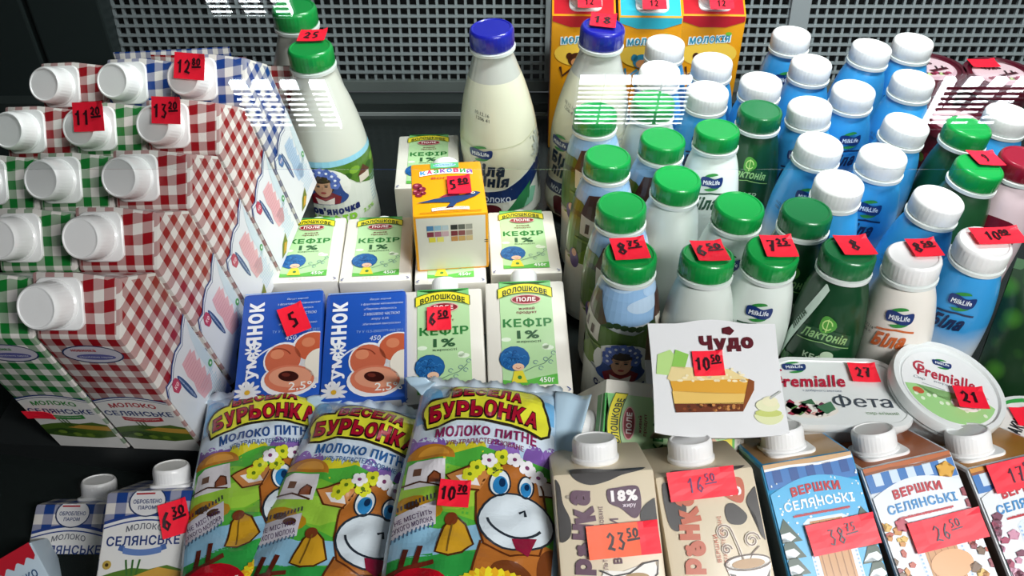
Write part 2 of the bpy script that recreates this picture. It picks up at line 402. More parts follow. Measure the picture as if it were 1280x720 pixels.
def carton(name, W, D, Hf, Hb, mats, capx=0.0, capt=0.5, capr=0.014, caph=0.014, captilt=0, plate=True, capmat=None, bev=0.0025, bent=0.0, edge_mat=None, ridge=None):
    """brick carton with a sloping top; front is -Y. mats: front, side, top, back"""
    T = empty(name)
    key = ('carton', name, W, D, Hf, Hb, tuple(m.name for m in mats))
    def mk():
        m = MB(); a, d = W / 2, D / 2
        v = [(-a, -d, 0), (a, -d, 0), (a, d, 0), (-a, d, 0), (-a, -d, Hf), (a, -d, Hf), (a, d, Hb - bent), (-a, d, Hb)]
        if ridge:
            t, rh = ridge; y = -d + D * t; v = v[:6] + [(a, d, Hf), (-a, d, Hf), (-a, y, Hf + rh), (a, y, Hf + rh - bent), (a * 0.05, y, Hf + rh)]
            m.add(v, [(0, 1, 5, 4)], 0).add(v, [(1, 2, 6, 9, 5), (3, 0, 4, 8, 7)], 1).add(v, [(4, 5, 10, 8), (5, 9, 10), (8, 10, 9, 6, 7)], 2).add(v, [(2, 3, 7, 6), (0, 3, 2, 1)], 3)
        elif bent:
            v.append((a * 0.12, d, Hb))
            m.add(v, [(0, 1, 5, 4)], 0).add(v, [(1, 2, 6, 5)], 1).add(v, [(3, 0, 4, 7)], 1).add(v, [(4, 5, 8, 7), (5, 6, 8)], 2).add(v, [(2, 3, 7, 8, 6), (0, 3, 2, 1)], 3)
        else:
            m.add(v, [(0, 1, 5, 4)], 0).add(v, [(1, 2, 6, 5), (3, 0, 4, 7)], 1).add(v, [(4, 5, 6, 7)], 2).add(v, [(2, 3, 7, 6), (0, 3, 2, 1)], 3)
        return m.mesh('body', mats, bevel=bev, seg=2, smooth=True, angle=35)
    link('body', cached(key, mk), T)
    if ridge:
        sl = math.atan2(ridge[1], D * ridge[0]); base = Matrix.Translation((capx, -D / 2 + D * ridge[0] * capt, Hf + ridge[1] * capt)) @ Matrix.Rotation(sl, 4, 'X')
    else:
        sl = math.atan2(Hb - Hf, D); base = Matrix.Translation((capx, -D / 2 + D * capt, Hf + (Hb - Hf) * capt)) @ Matrix.Rotation(sl, 4, 'X')
    if capr:
        if plate:
            def pl():
                q = capr * 1.16; r = capr * .5; pts = []
                for cx, cy, a0 in ((q - r, q - r, 0), (-q + r, q - r, 90), (-q + r, -q + r, 180), (q - r, -q + r, 270)): pts += [(cx + r * math.cos(R_(a0 + 15 * i)) + capr * .12, cy + r * math.sin(R_(a0 + 15 * i))) for i in range(7)]
                k = len(pts); m = MB(); m.add([(x, y, -.001) for x, y in pts] + [(x, y, .0012) for x, y in pts] + [(x * .97, y * .97, .0018) for x, y in pts], [tuple(range(k))[::-1], tuple(2 * k + i for i in range(k))] + [(j * k + i, j * k + (i + 1) % k, (j + 1) * k + (i + 1) % k, (j + 1) * k + i) for j in (0, 1) for i in range(k)])
                return m.mesh('spout_flange', [WCAP], smooth=True)
            pm = cached(('plate', capr), pl)
            link('spout_flange', pm, T, base)
        cm = cached(('cap', capr, caph, capmat.name if capmat else ''), lambda: cap_mesh(capr, caph, mats=[capmat or WCAP]))
        cp = link('cap', cm, T, base @ Matrix.Rotation(R_(captilt), 4, 'X') @ Matrix.Translation((0, 0, 0.001)))
        sm = cached(('skirt', capr), lambda: MB().lathe([(capr * 0.92, -0.003), (capr * 1.07, 0.0), (capr * 1.07, 0.002), (capr * 1.0, 0.003)], 48).mesh('tamper_ring', [WCAP], smooth=True))
        link('tamper_ring', sm, cp)
    T['dims'] = (W, D, Hf, Hb)
    return T
def fmap(W, D, Hf, Hb, off=0.0003):
    """front face map; beyond Hf it folds back onto the sloping top"""
    L = math.hypot(D, Hb - Hf); cy, cz = D / L, (Hb - Hf) / L
    def f(u, v, l):
        if v <= Hf: return (u, -D / 2 - off - l, v)
        t = v - Hf; return (u, -D / 2 + t * cy - (off + l) * cz, Hf + t * cz + (off + l) * cy)
    return f
def smap(W, D, side=1, off=0.0003):
    return lambda u, v, l: (side * (W / 2 + off + l), side * u, v)
def front_print(T, art, name='front_print', key=None, extra=0.0, inset=0.0015, back=False):
    W, D, Hf, Hb = T['dims']
    me = cached(('fp', key), lambda: art.mesh(name, fmap(W, D, Hf, Hb), clip=(-W / 2 + inset, W / 2 - inset, inset, Hf + extra), vs=[Hf - 0.0001] if extra else []))
    return link(name, me, T)
def side_print(T, art, name='side_print', key=None, side=1, inset=0.0015):
    W, D, Hf, Hb = T['dims']
    me = cached(('sp', key), lambda: art.mesh(name, smap(W, D, side), clip=(-D / 2 + inset, D / 2 - inset, inset, max(Hf, Hb) - inset)))
    return link(name, me, T)
def place(T, M, label, cat, group=None):
    T.matrix_world = M; setp(T, label, cat, group)
    if 'dims' in T: T['frame'] = [x for r in M for x in r]
    return T
def facing(T):
    r = T['frame']; M = Matrix([r[0:4], r[4:8], r[8:12], r[12:16]]); R = M.to_3x3(); W, D, Hf, Hb = T['dims']
    return (M @ Vector((0, -D / 2 - 0.002, Hf / 2)), R @ Vector((1, 0, 0)), R @ Vector((0, 0, 1)))
def finish():
    for o in bpy.data.objects:
        for k in ('dims', 'frame'):
            if k in o: del o[k]

# ---------------------------------------------------------------- price tags: a thin card with handwritten strokes
DIG = {'0': [[(.5, 1), (.15, .75), (.1, .3), (.4, 0), (.8, .2), (.85, .7), (.5, 1)]], '1': [[(.15, .7), (.55, 1), (.5, 0)]], '2': [[(.1, .75), (.45, 1), (.8, .75), (.6, .4), (.1, .05), (.35, .12), (.9, .0)]],
       '3': [[(.15, .95), (.75, .95), (.4, .6), (.8, .35), (.5, .0), (.1, .12)]], '4': [[(.3, 1), (.15, .45), (.85, .5)], [(.75, .95), (.65, 0)]], '5': [[(.85, 1), (.3, .95), (.25, .6), (.7, .5), (.75, .15), (.2, .0)]],
       '6': [[(.75, 1), (.3, .65), (.15, .25), (.5, 0), (.8, .25), (.5, .48), (.2, .3)]], '7': [[(.1, .95), (.85, 1), (.4, 0)], [(.25, .5), (.75, .52)]], '8': [[(.5, .5), (.2, .8), (.5, 1), (.8, .8), (.5, .5), (.15, .22), (.5, 0), (.85, .22), (.5, .5)]],
       '9': [[(.8, .8), (.5, 1), (.2, .75), (.5, .5), (.8, .8), (.7, .3), (.35, 0)]], '=': [[(0, .3), (1, .35)]]}
def tag(px, py, p0, X, Y, wp, hp, big, small, label, rz=0, col='#ff1c38', ink='#2a0a14', lift=0.0012, two=None, curl=0.0015, bw=None, group=None):
    X = X.normalized(); Y = (Y - X * Y.dot(X)).normalized(); N = X.cross(Y)
    c = PP(px, py, p0, N); d = (c - CAMP).dot(FW)
    a = proj(c); b = proj(c + Y * 0.01); e = proj(c + X * 0.01)
    ky = math.hypot(b[0] - a[0], b[1] - a[1]) / 0.01; kx = math.hypot(e[0] - a[0], e[1] - a[1]) / 0.01
    w_, h_ = wp / kx, hp / ky
    R = Matrix((X, Y, N)).transposed().to_4x4() @ Matrix.Rotation(R_(rz), 4, 'Z')
    M = Matrix.Translation(c + N * lift) @ R
    m = MB(); n = 5
    def z(i, j): return curl * ((i / n - 0.5) ** 2 * 1.2 + (0.9 if (i == n and j == n) else 0) + random.uniform(0, .15))
    random.seed(int(px * 7 + py))
    zz = [[z(i, j) for j in range(n + 1)] for i in range(n + 1)]
    for k, t_ in ((0, 0.0), (1, -0.0003)):
        m.add([((i / n - .5) * w_, (j / n - .5) * h_, zz[i][j] + t_) for i in range(n + 1) for j in range(n + 1)],
              [((i * (n + 1) + j), (i + 1) * (n + 1) + j, (i + 1) * (n + 1) + j + 1, i * (n + 1) + j + 1)[::1 if k == 0 else -1] for i in range(n) for j in range(n)])
    rim = [(i, 0) for i in range(n)] + [(n, j) for j in range(n)] + [(n - i, n) for i in range(n)] + [(0, n - j) for j in range(n)]
    vs = [((i / n - .5) * w_, (j / n - .5) * h_, zz[i][j] + t_) for t_ in (0, -0.0003) for i, j in rim]; q = len(rim)
    m.add(vs, [(i, q + i, q + (i + 1) % q, (i + 1) % q) for i in range(q)])
    T = empty('price_tag', M); setp(T, label, 'price tag', group or 'handwritten red price tags')
    m.build('card', mat(col, 0.45), T)
    art = Art(1.0)
    if two: art.rect(-w_ / 2, w_ * two, -h_ / 2, h_ / 2, '#ff5a1c', 1)
    s = h_ * 0.5; th = (bw or 0.09) * h_; nb = len(big); ns = len(small)
    tot = nb * s * 0.62 + (ns * s * 0.4 if ns else 0); k = min(1, w_ * 0.86 / tot) if tot else 1
    x0 = -tot * k / 2
    for ch in big:
        for st in DIG[ch]: art.line([(x0 + x * s * 0.5 * k, (y - .55) * s) for x, y in st], th, ink, 2)
        x0 += s * 0.62 * k
    if ns:
        xs = x0
        for ch in small:
            for st in DIG[ch]: art.line([(x0 + x * s * 0.32 * k, (y * .52 + 0.1) * s) for x, y in st], th * 0.8, ink, 2)
            x0 += s * 0.4 * k
        art.line([(xs, -0.06 * s), (x0, 0.0)], th * 0.8, ink, 2)
    def f(u, v, l):
        return (u, v, curl * (u / w_) ** 2 * 1.2 + curl * .16 + l + 0.0001)
    link('handwriting', art.mesh('handwriting', f, clip=(-w_ / 2, w_ / 2, -h_ / 2, h_ / 2), us=frange(-w_ / 2, w_ / 2, w_ / 5)), T)
    return T
XW, YW, ZW = Vector((1, 0, 0)), Vector((0, 1, 0)), Vector((0, 0, 1))
# ---------------------------------------------------------------- milk cartons, left stack
CW, CD, CHf = 0.0606, 0.0580, 0.135
CHb = CHf
X = Vector((0.98, -0.153, 0.129)).normalized(); Y = Vector((0.0, 0.99, 0.136)); Y = (Y - X * Y.dot(X)).normalized(); Z = X.cross(Y)
RG = Matrix((X, Y, Z)).transposed()
BR = P(150, 424, 0.557)
BADGE = '#c9c4cf'
def milk_art(c, band, k):
    a = Art(CW / 100); T = CHf / CW * 100
    arch = [(-50, 104)] + [(-50 + 100 * i / 12, 106 + 10 * math.sin(PI * i / 12)) for i in range(13)] + [(50, 104), (50, 0), (-50, 0)]
    a.poly(arch, '#e9e8e4', 1)
    a.line([(-50 + 100 * i / 12, 106 + 10 * math.sin(PI * i / 12)) for i in range(13)], 2.2, '#1f3a78', 2)
    a.line([(-50 + 100 * i / 12, 102 + 10 * math.sin(PI * i / 12)) for i in range(13)], 1.0, '#1f3a78', 2)
    a.text('МОЛОКО', 0, 98, 60, 9, c, 3, bold=.02, arc=3).text('СЕЛЯНСЬКЕ', 0, 83, 88, 10, '#1c3672', 3, bold=.02)
    a.poly(band_(-26, 26, 68, -3, 8), c, 2).text('ультрапастеризоване', 0, 71.5, 44, 3, '#f0e8e0', 3, arc=-1.5)
    a.poly([(-50, 30), (-50, 50), (-30, 55), (-10, 58), (10, 56), (30, 60), (50, 54), (50, 30), (20, 24), (-20, 26)], '#4c6a23', 2)
    a.poly([(-10, 48), (10, 54), (50, 52), (50, 42), (20, 44)], '#c2963a', 3).poly([(-50, 40), (-20, 46), (0, 40), (-20, 30), (-50, 32)], '#2e4a1c', 3)
    for i in range(7): a.ell(-32 + 9 * i, 34 + 4 * math.sin(i * 2), 6, 4, ('#3d5c20', '#6d8a2e')[i % 2], 4)
    for dx in (-8, -4, 0): a.line([(dx, 50), (dx - 2 + dx / 4, 66)], 1.6, '#35581f', 4)
    a.oell(4, T - 26, 36, 15, BADGE, 1.6, '#20355f', 1).text('новинка', -4, T - 19, 30, 4, c, 3, bold=.02).ell(6, T - 30, 24, 5, '#5d5f9a', 3).text('оброблено паром', 6, T - 30, 40, 3.4, '#e9e6ee', 4)
    return a
def band_(x0, x1, base, arch, th): return band(x0, x1, base, arch, th)
def milk_side(c, pale=False):
    a = Art(CD / 100)
    wave = [(-50, 112), (-40, 128), (-28, 126), (-14, 136), (2, 142), (18, 140), (34, 152), (50, 160)]
    a.poly([(-50, 0)] + wave + [(50, 0)], '#d9dcdf', 1)
    a.line(wave, 2.4, '#1f3a78', 2).line([(x, y - 5) for x, y in wave], 1.0, '#1f3a78', 2)
    a.scal(-26, 112, 8, 10, 6, .12, '#b9405a' if not pale else '#4a6fa8', 2).text('ке', -26, 112, 9, 6, '#f3dfe2', 3)
    a.ell(-14, 92, 4.5, 27, '#35507f', 2, rot=6).text('пастеризоване молоко', -14, 92, 44, 3, '#c9d4e6', 3, rot=-84 + 180)
    pc = '#d9a9ae' if not pale else '#a9bfd6'
    pts = [(0, 120)]; 
    for i in range(9): pts += [(26 + (i % 2) * 4, 118 - i * 8), (23 + (i % 2) * 4, 113 - i * 8)]
    pts += [(18, 44), (-2, 50), (-5, 70), (-1, 84), (-4, 100)]
    a.poly(pts, pc, 2)
    for i in range(12): a.line([(0, 114 - i * 5), (21, 113 - i * 5)], .9, '#c98d96' if not pale else '#86a0c2', 3)
    for i in range(14): a.line([(4 + (i % 3) * 2, 66 - 3.6 * i), (40 - (i % 4) * 2, 65 - 3.6 * i)], 1.3, '#a6c3d3', 2)
    a.poly([(32, 60), (46, 62), (46, 150), (36, 128), (30, 100)], '#c4d3da', 2)
    a.ell(40, 70, 5, 5, '#4f9a58', 3).ell(40, 70, 2, 2, '#dfe8df', 4)
    a.poly([(-30, 10), (-14, 24), (6, 30), (2, 16), (-14, 8)], '#6d7a26', 3).poly([(-22, 12), (-8, 22), (0, 18), (-10, 10)], '#c59a33', 4)
    for y in (35, 86, 128): a.rect(46.5, 49, y, y + 6, '#26385f', 3)
    return a
def milk(c, key):
    mats = [gingham(c, 'X', 'Z', 0.0134), gingham(c, 'Y', 'Z', 0.0134), gingham(c, 'X', 'Z', 0.0134, (0, 0), 1.32), mat('#d8d4cc', 0.4)]
    T = carton('milk_carton', CW, CD, CHf, CHb, mats, capx=-0.0123, capt=0.52, capr=0.0148, caph=0.019, bent=0.0065, ridge=(0.5, 0.0322))
    ink = {'r': '#b3242f', 'g': '#2f8a3a', 'b': '#2a4f94'}[key]
    front_print(T, milk_art(ink, None, key), key='milk' + key); side_print(T, milk_side(ink, key == 'b'), key='milk' + key)
    return T
RED, GRN, BLU = '#8e0c17', '#0d7029', '#0f3880'
protos = {}
grid = [(0, 0, 'r', 'red checked milk carton at the front right corner of the left stack'),
        (1, 0, 'r', 'red checked milk carton second from the front in the right-hand column of the left stack'),
        (2, 0, 'r', 'red checked milk carton third from the front in the right-hand column of the left stack'),
        (3, 0, 'r', 'red checked milk carton carrying the price tag 13 behind three red ones'),
        (4, 0, 'b', 'blue checked milk carton with the price tag 12 at the back of the left stack'),
        (0, 1, 'g', 'green checked milk carton at the left picture edge with a red sticker across its name'),
        (1, 1, 'g', 'green checked milk carton cut by the left picture edge, second from the front'),
        (2, 1, 'g', 'green checked milk carton in the middle of the left stack without a price tag'),
        (3, 1, 'g', 'green checked milk carton carrying the price tag 11 below the blue ones'),
        (4, 1, 'b', 'blue checked milk carton without a tag in the back row of the left stack'),
        (2, 2, 'g', 'green checked milk carton of which mostly the white cap shows at the left edge'),
        (3, 2, 'r', 'red checked milk carton whose white cap is cut by the left picture edge'),
        (4, 2, 'r', 'red checked milk carton in the far left corner of the back row')]
CART = {}
for i, j, k, lab in grid:
    ref = BR + Y * (0.0603 * i) - X * (0.0633 * j)
    o0 = ref - RG @ Vector((CW / 2, -CD / 2, CHf))
    M = Matrix.Translation(o0) @ RG.to_4x4()
    if k not in protos:
        protos[k] = milk({'r': RED, 'g': GRN, 'b': BLU}[k], k); T = protos[k]
    else:
        T = dup(protos[k])
    place(T, M, lab, 'milk carton', 'checked milk cartons stacked on the left'); CART[(i, j)] = T
# the sloping rack the stack stands on
def wedge(name, pts_top, label, col='#1b1f20'):
    vs = [tuple(p) for p in pts_top] + [(p.x, p.y, 0.0) for p in pts_top]
    o = MB().add(vs, [(0, 1, 2, 3), (7, 6, 5, 4), (0, 4, 5, 1), (1, 5, 6, 2), (2, 6, 7, 3), (3, 7, 4, 0)]).build(name, mat(col, 0.5))
    setp(o, label, 'rack'); return o
o0 = BR - Z * (CHf + 0.0006)
wedge('display_rack', [o0 - X * 0.192, o0 - X * 0.008, o0 - X * 0.008 + Y * 0.30, o0 + Y * 0.30 - X * 0.192], 'dark sloping rack under the checked milk cartons')

# small blue checked cartons at the lower left
def small_milk():
    W, D, Hf = 0.058, 0.056, 0.145; Hb = Hf + 0.018
    mats = [gingham('#1d3f86', 'X', 'Z', 0.0145), gingham('#1d3f86', 'Y', 'Z', 0.0145), gingham('#1d3f86', 'X', 'Y', 0.0145), mat('#d8d4cc', 0.4)]
    T = carton('small_milk_carton', W, D, Hf, Hb, mats, capx=0.006, capt=0.45, capr=0.0125, caph=0.014, captilt=14)
    a = Art(W / 100); h = Hf / W * 100
    def arc(o): return [(-50 + 100 * i / 12, h - 36 + o + 9 * math.sin(PI * i / 12)) for i in range(13)]
    a.poly(arc(0) + [(50, 0), (-50, 0)], '#dcdcda', 1).line(arc(0), 3.4, '#1f3a80', 2).line(arc(-6), 1.6, '#1f3a80', 2)
    a.oell(0, h - 12, 21, 17, '#d3d3d4', 1.4, '#20355f', 3).line([(-14, h - 3), (8, h - 3)], 2, '#a32832', 5).text('ОБРОБЛЕНО', 0, h - 12, 33, 5, '#2a3d70', 5, bold=.02).text('ПАРОМ', 0, h - 19, 20, 4.5, '#2a3d70', 5, bold=.02)
    a.text('МОЛОКО', 0, h - 43, 42, 7, '#5a5f6b', 3, bold=.015, arc=3).text('СЕЛЯНСЬКЕ', 0, h - 56, 84, 11, '#1c3672', 3, bold=.025)
    a.poly(band(-22, 22, h - 70, -3, 7), '#5d7bb5', 3).poly([(-22, h - 68), (-28, h - 66), (-26, h - 60), (-20, h - 62)], '#3f5f9c', 2).poly([(22, h - 68), (28, h - 66), (26, h - 60), (20, h - 62)], '#3f5f9c', 2)
    a.poly([(-50, h - 130), (-50, h - 96), (-30, h - 90), (-10, h - 86), (10, h - 88), (30, h - 84), (50, h - 90), (50, h - 130)], '#4f7422', 2)
    a.poly([(-10, h - 96), (20, h - 86), (50, h - 92), (50, h - 104)], '#c2963a', 3)
    for dx in (-14, -9, -4): a.line([(dx, h - 94), (dx + (dx + 9) * .6, h - 77)], 2.2, '#35682a', 4)
    a.ell(-38, h - 82, 5, 5, '#b59a44', 4).ell(-38, h - 82, 2, 2, '#3c2b12', 5)
    front_print(T, a, key='smallmilk'); T['rf'] = 1
    return T
a = small_milk(); W, D, Hf, Hb = a['dims']; b_ = dup(a)
place(a, pose((0, -D / 2, Hf), P(187, 614, 0.60), 62, 0, ref2=(0, -D / 2, Hf - .06), px2=(175, 715)), 'small blue checked milk carton with a red price tag beside the milk bags', 'milk carton', 'small blue checked milk cartons')
place(b_, pose((0, -D / 2, Hf), P(94, 630, 0.645), 62, 0, ref2=(0, -D / 2, Hf - .06), px2=(78, 720)), 'small blue checked milk carton without a tag in the dark lower left corner', 'milk carton', 'small blue checked milk cartons')
SM1 = a

# ---------------------------------------------------------------- kefir cartons
KW, KD, KHf = 0.0625, 0.060, 0.100; KHb = 0.114
def kefir_art():
    a = Art(KW / 100); g = '#b4dba3'; h = 160
    a.rect(-32, 33, 12, h + 40, g, 1)
    a.rect(-32, 33, h - 8, h + 40, '#3fa84a', 2)
    a.poly([(-32, h - 10), (33, h - 14), (33, h - 2), (0, h - 8), (-32, h - 2)], '#7cc677', 3).poly([(-32, h + 6), (33, h + 2), (33, h + 5), (-32, h + 9)], '#d4ecc8', 3)
    bn = band(-34, 34, 134, 8, 14)
    a.poly(bn, '#efe02c', 4).line(bn, 1.2, '#3f5a1c', 5, True)
    a.text('ВОЛОШКОВЕ', 0, 141, 56, 8, '#1d3b1c', 6, bold=.03, arc=7)
    a.oell(1, 131.5, 18, 6.6, '#8b1220', 1.2, '#e7a7a8', 6).text('ПОЛЕ', 1, 131.5, 24, 6.4, '#f6e6e2', 8, bold=.04)
    a.text('живий', 1, 119, 20, 4, '#7a2030', 3, bold=.02).text('продукт', 1, 112.5, 25, 4, '#7a2030', 3, bold=.02)
    a.text('КЕФІР', 1, 98, 60, 13, '#237a32', 3, bold=.03)
    a.text('1%', 1, 81, 27, 12, '#2a5a34', 3, bold=.035).text('жирності', 1, 71, 30, 4.4, '#35553a', 3, bold=.01)
    a.ell(-26, 75, 6, 3, '#e4f3dc', 2).ell(24, 62, 7, 3.4, '#e4f3dc', 2).ell(21, 64, 4, 4, '#e4f3dc', 2)
    a.scal(-17, 48, 17.5, 16.5, 14, .045, '#1c5f9f', 4)
    random.seed(3)
    for i in range(26):
        an = random.uniform(0, 6.28); rr = random.uniform(2, 14); a.line(arcpts(-17 + rr * math.cos(an), 48 + rr * math.sin(an), 2.4, 0, 200, 5), .8, ('#0f3f78', '#3c86c4')[i % 2], 5)
    a.ell(-13, 36, 7, 5, '#e8bfa0', 6).line([(-16, 35), (-13, 33.5), (-10, 35)], .7, '#a03030', 7)
    a.poly([(-18, 31), (-8, 31), (-3, 15), (-22, 15)], '#e3d63a', 5).ell(-12, 22, 2.5, 2.5, '#3a7f3f', 6)
    a.line([(-6, 30), (6, 36), (18, 40), (28, 50)], .9, '#6d8f7a', 4)
    for x, y in ((8, 42), (14, 34), (20, 46), (26, 42), (30, 54)): a.line(arcpts(x, y, 2.6, 0, 300, 7), .8, '#6d8f9a', 4)
    a.poly([(-32, 12), (-32, 20), (-10, 17), (10, 22), (33, 26), (33, 12)], '#5fb84a', 2).text('450г', 20, 18, 18, 7, '#f4faf0', 5, bold=.02)
    a.line([(-43, 8), (-47, 4.5), (-43, 1.5)], 1.3, '#24408c', 3).line([(43, 8), (47, 4.5), (43, 1.5)], 1.3, '#24408c', 3)
    for i in range(5):
        for j in range(2): a.line([(-18 + 5 * i, 8 - j * 3), (-15 + 5 * i, 8 - j * 3)], .7, '#b5b0a6', 3)
    return a
def kefir():
    m = mat('#e6e3d8', 0.33, coat=0.15)
    T = carton('kefir_carton', KW, KD, KHf, KHb, [m, m, m, m], capx=0.001, capt=0.42, capr=0.0108, caph=0.0165, captilt=0, plate=False)
    front_print(T, kefir_art(), key='kefir', extra=0.012)
    return T
K0 = kefir(); first = True
kd = [((655, 352), 97, (663, 481), 74, 'white and green kefir carton without a tag, right of the one tagged 6.50'),
      ((553, 362), 97, (556, 490), 74, 'white and green kefir carton with the tag 6.50 behind the biggest milk bag'),
      ((392, 273), None, (376, 357), 92, 'white and green kefir carton lying leftmost above the tagged blue peach box'),
      ((476, 272), None, (468, 357), 92, 'white and green kefir carton lying above the untagged blue peach box'),
      ((650, 264), None, (658, 335), 92, 'white and green kefir carton lying right of the yellow carton, below the blue capped bottle'),
      ((563, 274), None, (563, 345), 92, 'kefir carton lying hidden under the yellow carton'),
      ((536, 169), -1, (533, 238), 90, 'white and green kefir carton at the very back, left of the blue capped bottle')]
KEF = []
for (tp, wp, bp, rec, lab) in kd:
    T = K0 if first else dup(K0); first = False
    if wp and wp > 0: wpt = P(tp[0], tp[1], KW * F / wp * 0.985)
    elif wp == -1: wpt = PZ(tp[0], tp[1], 0.079)
    else: wpt = PZ(tp[0], tp[1], 0.0635)
    place(T, pose((0, -KD / 2, KHf), wpt, rec, 0, ref2=(0, -KD / 2, 0.01), px2=bp), lab, 'kefir carton', 'white and green kefir cartons'); KEF.append(T)
# one lying on its side between the milk bag and the cheesecake pack
T = dup(K0)
Xs = Vector((0.10, 0.86, 0.50)).normalized(); Zs = Vector((-1.0, 0.05, 0.1)); Zs = (Zs - Xs * Zs.dot(Xs)).normalized(); Ys = Zs.cross(Xs)
Rs = Matrix((Xs, Ys, Zs)).transposed()
cpt = P(754, 527, 0.612)
place(T, Matrix.Translation(cpt - Rs @ Vector((0, -KD / 2, KHf))) @ Rs.to_4x4(), 'kefir carton lying on its side between the milk bag and the cheesecake pack', 'kefir carton', 'white and green kefir cartons')

# ---------------------------------------------------------------- blue peach boxes
PW, PD, PHf = 0.0630, 0.058, 0.0975
def peach():
    bl = mat('#1f55b8', 0.33, coat=0.2); wh = mat('#cfd2d6', 0.4)
    T = carton('peach_kefir_box', PW, PD, PHf, PHf + 0.001, [bl, bl, bl, wh], capr=0, bev=0.004)
    a = Art(PW / 100); h = 154.8
    a.rect(-47, 47, h - 3, h - 1.5, '#8fb0e6', 2)
    a.text('Рум', -31, 36, 48, 19, '#f2f5fa', 3, rot=90, bold=.03).text("янок", -31, 106, 66, 19, '#f2f5fa', 3, rot=90, bold=.035)
    for i in range(9):
        an = R_(i * 40); a.ell(-31 + 6 * math.cos(an), 67 + 6 * math.sin(an), 4.2, 1.6, '#f2f5fa', 4, rot=i * 40, n=10)
    a.ell(-31, 67, 2, 2, '#2a62c0', 5)
    for i, t in enumerate(['Йогурт жирний', 'з фруктовим наповнювачем', '«Персик-Абрикос»', 'з масовою часткою', 'жиру 2,5%', 'збагачений лактулозою']): a.text(t, 18 + (i % 2) * 2, h - 14 - 7.5 * i, (26, 52, 40, 44, 22, 46)[i], 4, '#c9d8f2', 3, shear=.2)
    a.text('ТУ У 15.5-25027779-003:2011', 18, h - 62, 56, 3.6, '#9dbbe8', 3).text('450 г', 16, h - 72, 20, 7, '#dfe8f6', 3, shear=.2)
    a.ell(6, 52, 24, 25, '#eef0f4', 2).ell(40, 66, 26, 24, '#eef0f4', 2).ell(14, 24, 33, 23, '#eef0f4', 2).ell(46, 40, 20, 24, '#f3efe6', 2).line(arcpts(8, 30, 44, 100, 185, 14), 2, '#dfe6f2', 2)
    a.ell(5, 52, 21, 22, '#c9674a', 3).line(arcpts(-2, 50, 18, 30, 110, 8), 1.5, '#8e3a26', 4).ell(-2, 60, 8, 7, '#dd8a66', 4)
    a.ell(40, 68, 22, 20, '#c9603f', 3).ell(34, 74, 8, 7, '#d98560', 4)
    a.ell(48, 44, 17, 20, '#efe9da', 4)
    a.ell(14, 25, 29, 19, '#d4775a', 4, rot=-6).ell(15, 27, 25, 14, '#e09a7c', 5, rot=-6).ell(13, 28, 12, 7, '#38100c', 6, rot=-12).ell(10, 30, 5, 2.5, '#6a2a20', 7, rot=-12)
    a.text('2,5%', 30, 13, 32, 12, '#f5f4f0', 8, bold=.01)
    for i in range(11):
        an = R_(i * 33); a.ell(-33 + 9 * math.cos(an), 10 + 9 * math.sin(an), 7, 2.4, '#e4e6ea', 5, rot=i * 33, n=10)
    a.ell(-33, 10, 3.2, 3.2, '#d6a828', 6)
    front_print(T, a, key='peach'); return T
p0 = peach(); PEACH = p0; p1 = dup(p0)
place(p0, pose((0, -PD / 2, PHf), P(355, 364, PW * F / 100), 77, 0, ref2=(0, -PD / 2, 0.005), px2=(345, 497)), 'blue peach box with a crooked red price tag', 'peach box', 'blue boxes printed with peaches')
place(p1, pose((0, -PD / 2, PHf), P(458, 364, PW * F / 100), 77, 0, ref2=(0, -PD / 2, 0.005), px2=(453, 500)), 'blue peach box without a price tag, next to the kefir cartons', 'peach box', 'blue boxes printed with peaches')

# ---------------------------------------------------------------- yellow carton lying on the kefir cartons
YOW, YD, YHf = 0.0635, 0.060, 0.082
ym = mat('#eba313', 0.33, coat=0.2); yw = mat('#dcdccb', 0.35)
T = carton('yellow_yoghurt_carton', YOW, YD, YHf, YHf + 0.016, [ym, ym, ym, yw], capr=0.0135, caph=0.012, capt=0.3, plate=False)
a = Art(YOW / 100); h = YHf / YOW * 100
a.rect(-22, 18, h - 16, h - 2, '#5fc07a', 2).ell(-2, h - 9, 16, 5, '#c7ecf2', 3).text('МОЛОКІЯ', -2, h - 9, 28, 5, '#2a7fae', 4, bold=.02)
a.poly(band(-38, 36, h - 36, 5, 12), '#f4f7f8', 3)
for i, ch in enumerate('КАЗКОВИЙ'): a.text(ch, -33 + 9.3 * i, h - 28 + 4 * (1 - ((i - 3.5) / 3.5) ** 2), 7.6, 10, ('#2f8fd0', '#d03a6a', '#3fa04a', '#8a4fb0')[i % 4], 5, bold=.04)
a.text('йогурт', 0, h - 42, 44, 6, '#c03a3a', 4, bold=.03)
a.poly([(-44, 28), (-20, 36), (2, 40), (20, 42), (36, 50), (44, 46), (36, 38), (22, 30), (10, 24), (4, 14), (-6, 12), (2, 26), (-20, 28)], '#24416e', 4)
a.poly([(-14, 38), (6, 52), (14, 46), (14, 41)], '#8a2848', 5).ell(33, 45, 3, 2.4, '#f3f0e0', 6).ell(33.5, 45, 1.2, 1.2, '#181818', 7)
for x, y, r in ((-42, 70, 7), (-36, 62, 6), (-44, 56, 6), (-40, 48, 5), (-34, 52, 4)): a.ell(x, y, r, r, '#7d1d33', 3).ell(x - 1, y + 1.5, r * .35, r * .35, '#c06a7a', 4)
a.poly(band(-24, 26, 7, 2, 7), '#f4efe0', 4).text('питний йогурт', 1, 12, 42, 4, '#7a2a3a', 5, arc=1.5)
for i in range(3): a.line([(-40, 5 - 1.6 * i), (42, 5 - 1.6 * i)], .6, '#9a5a10', 4)
front_print(T, a, key='yellow')
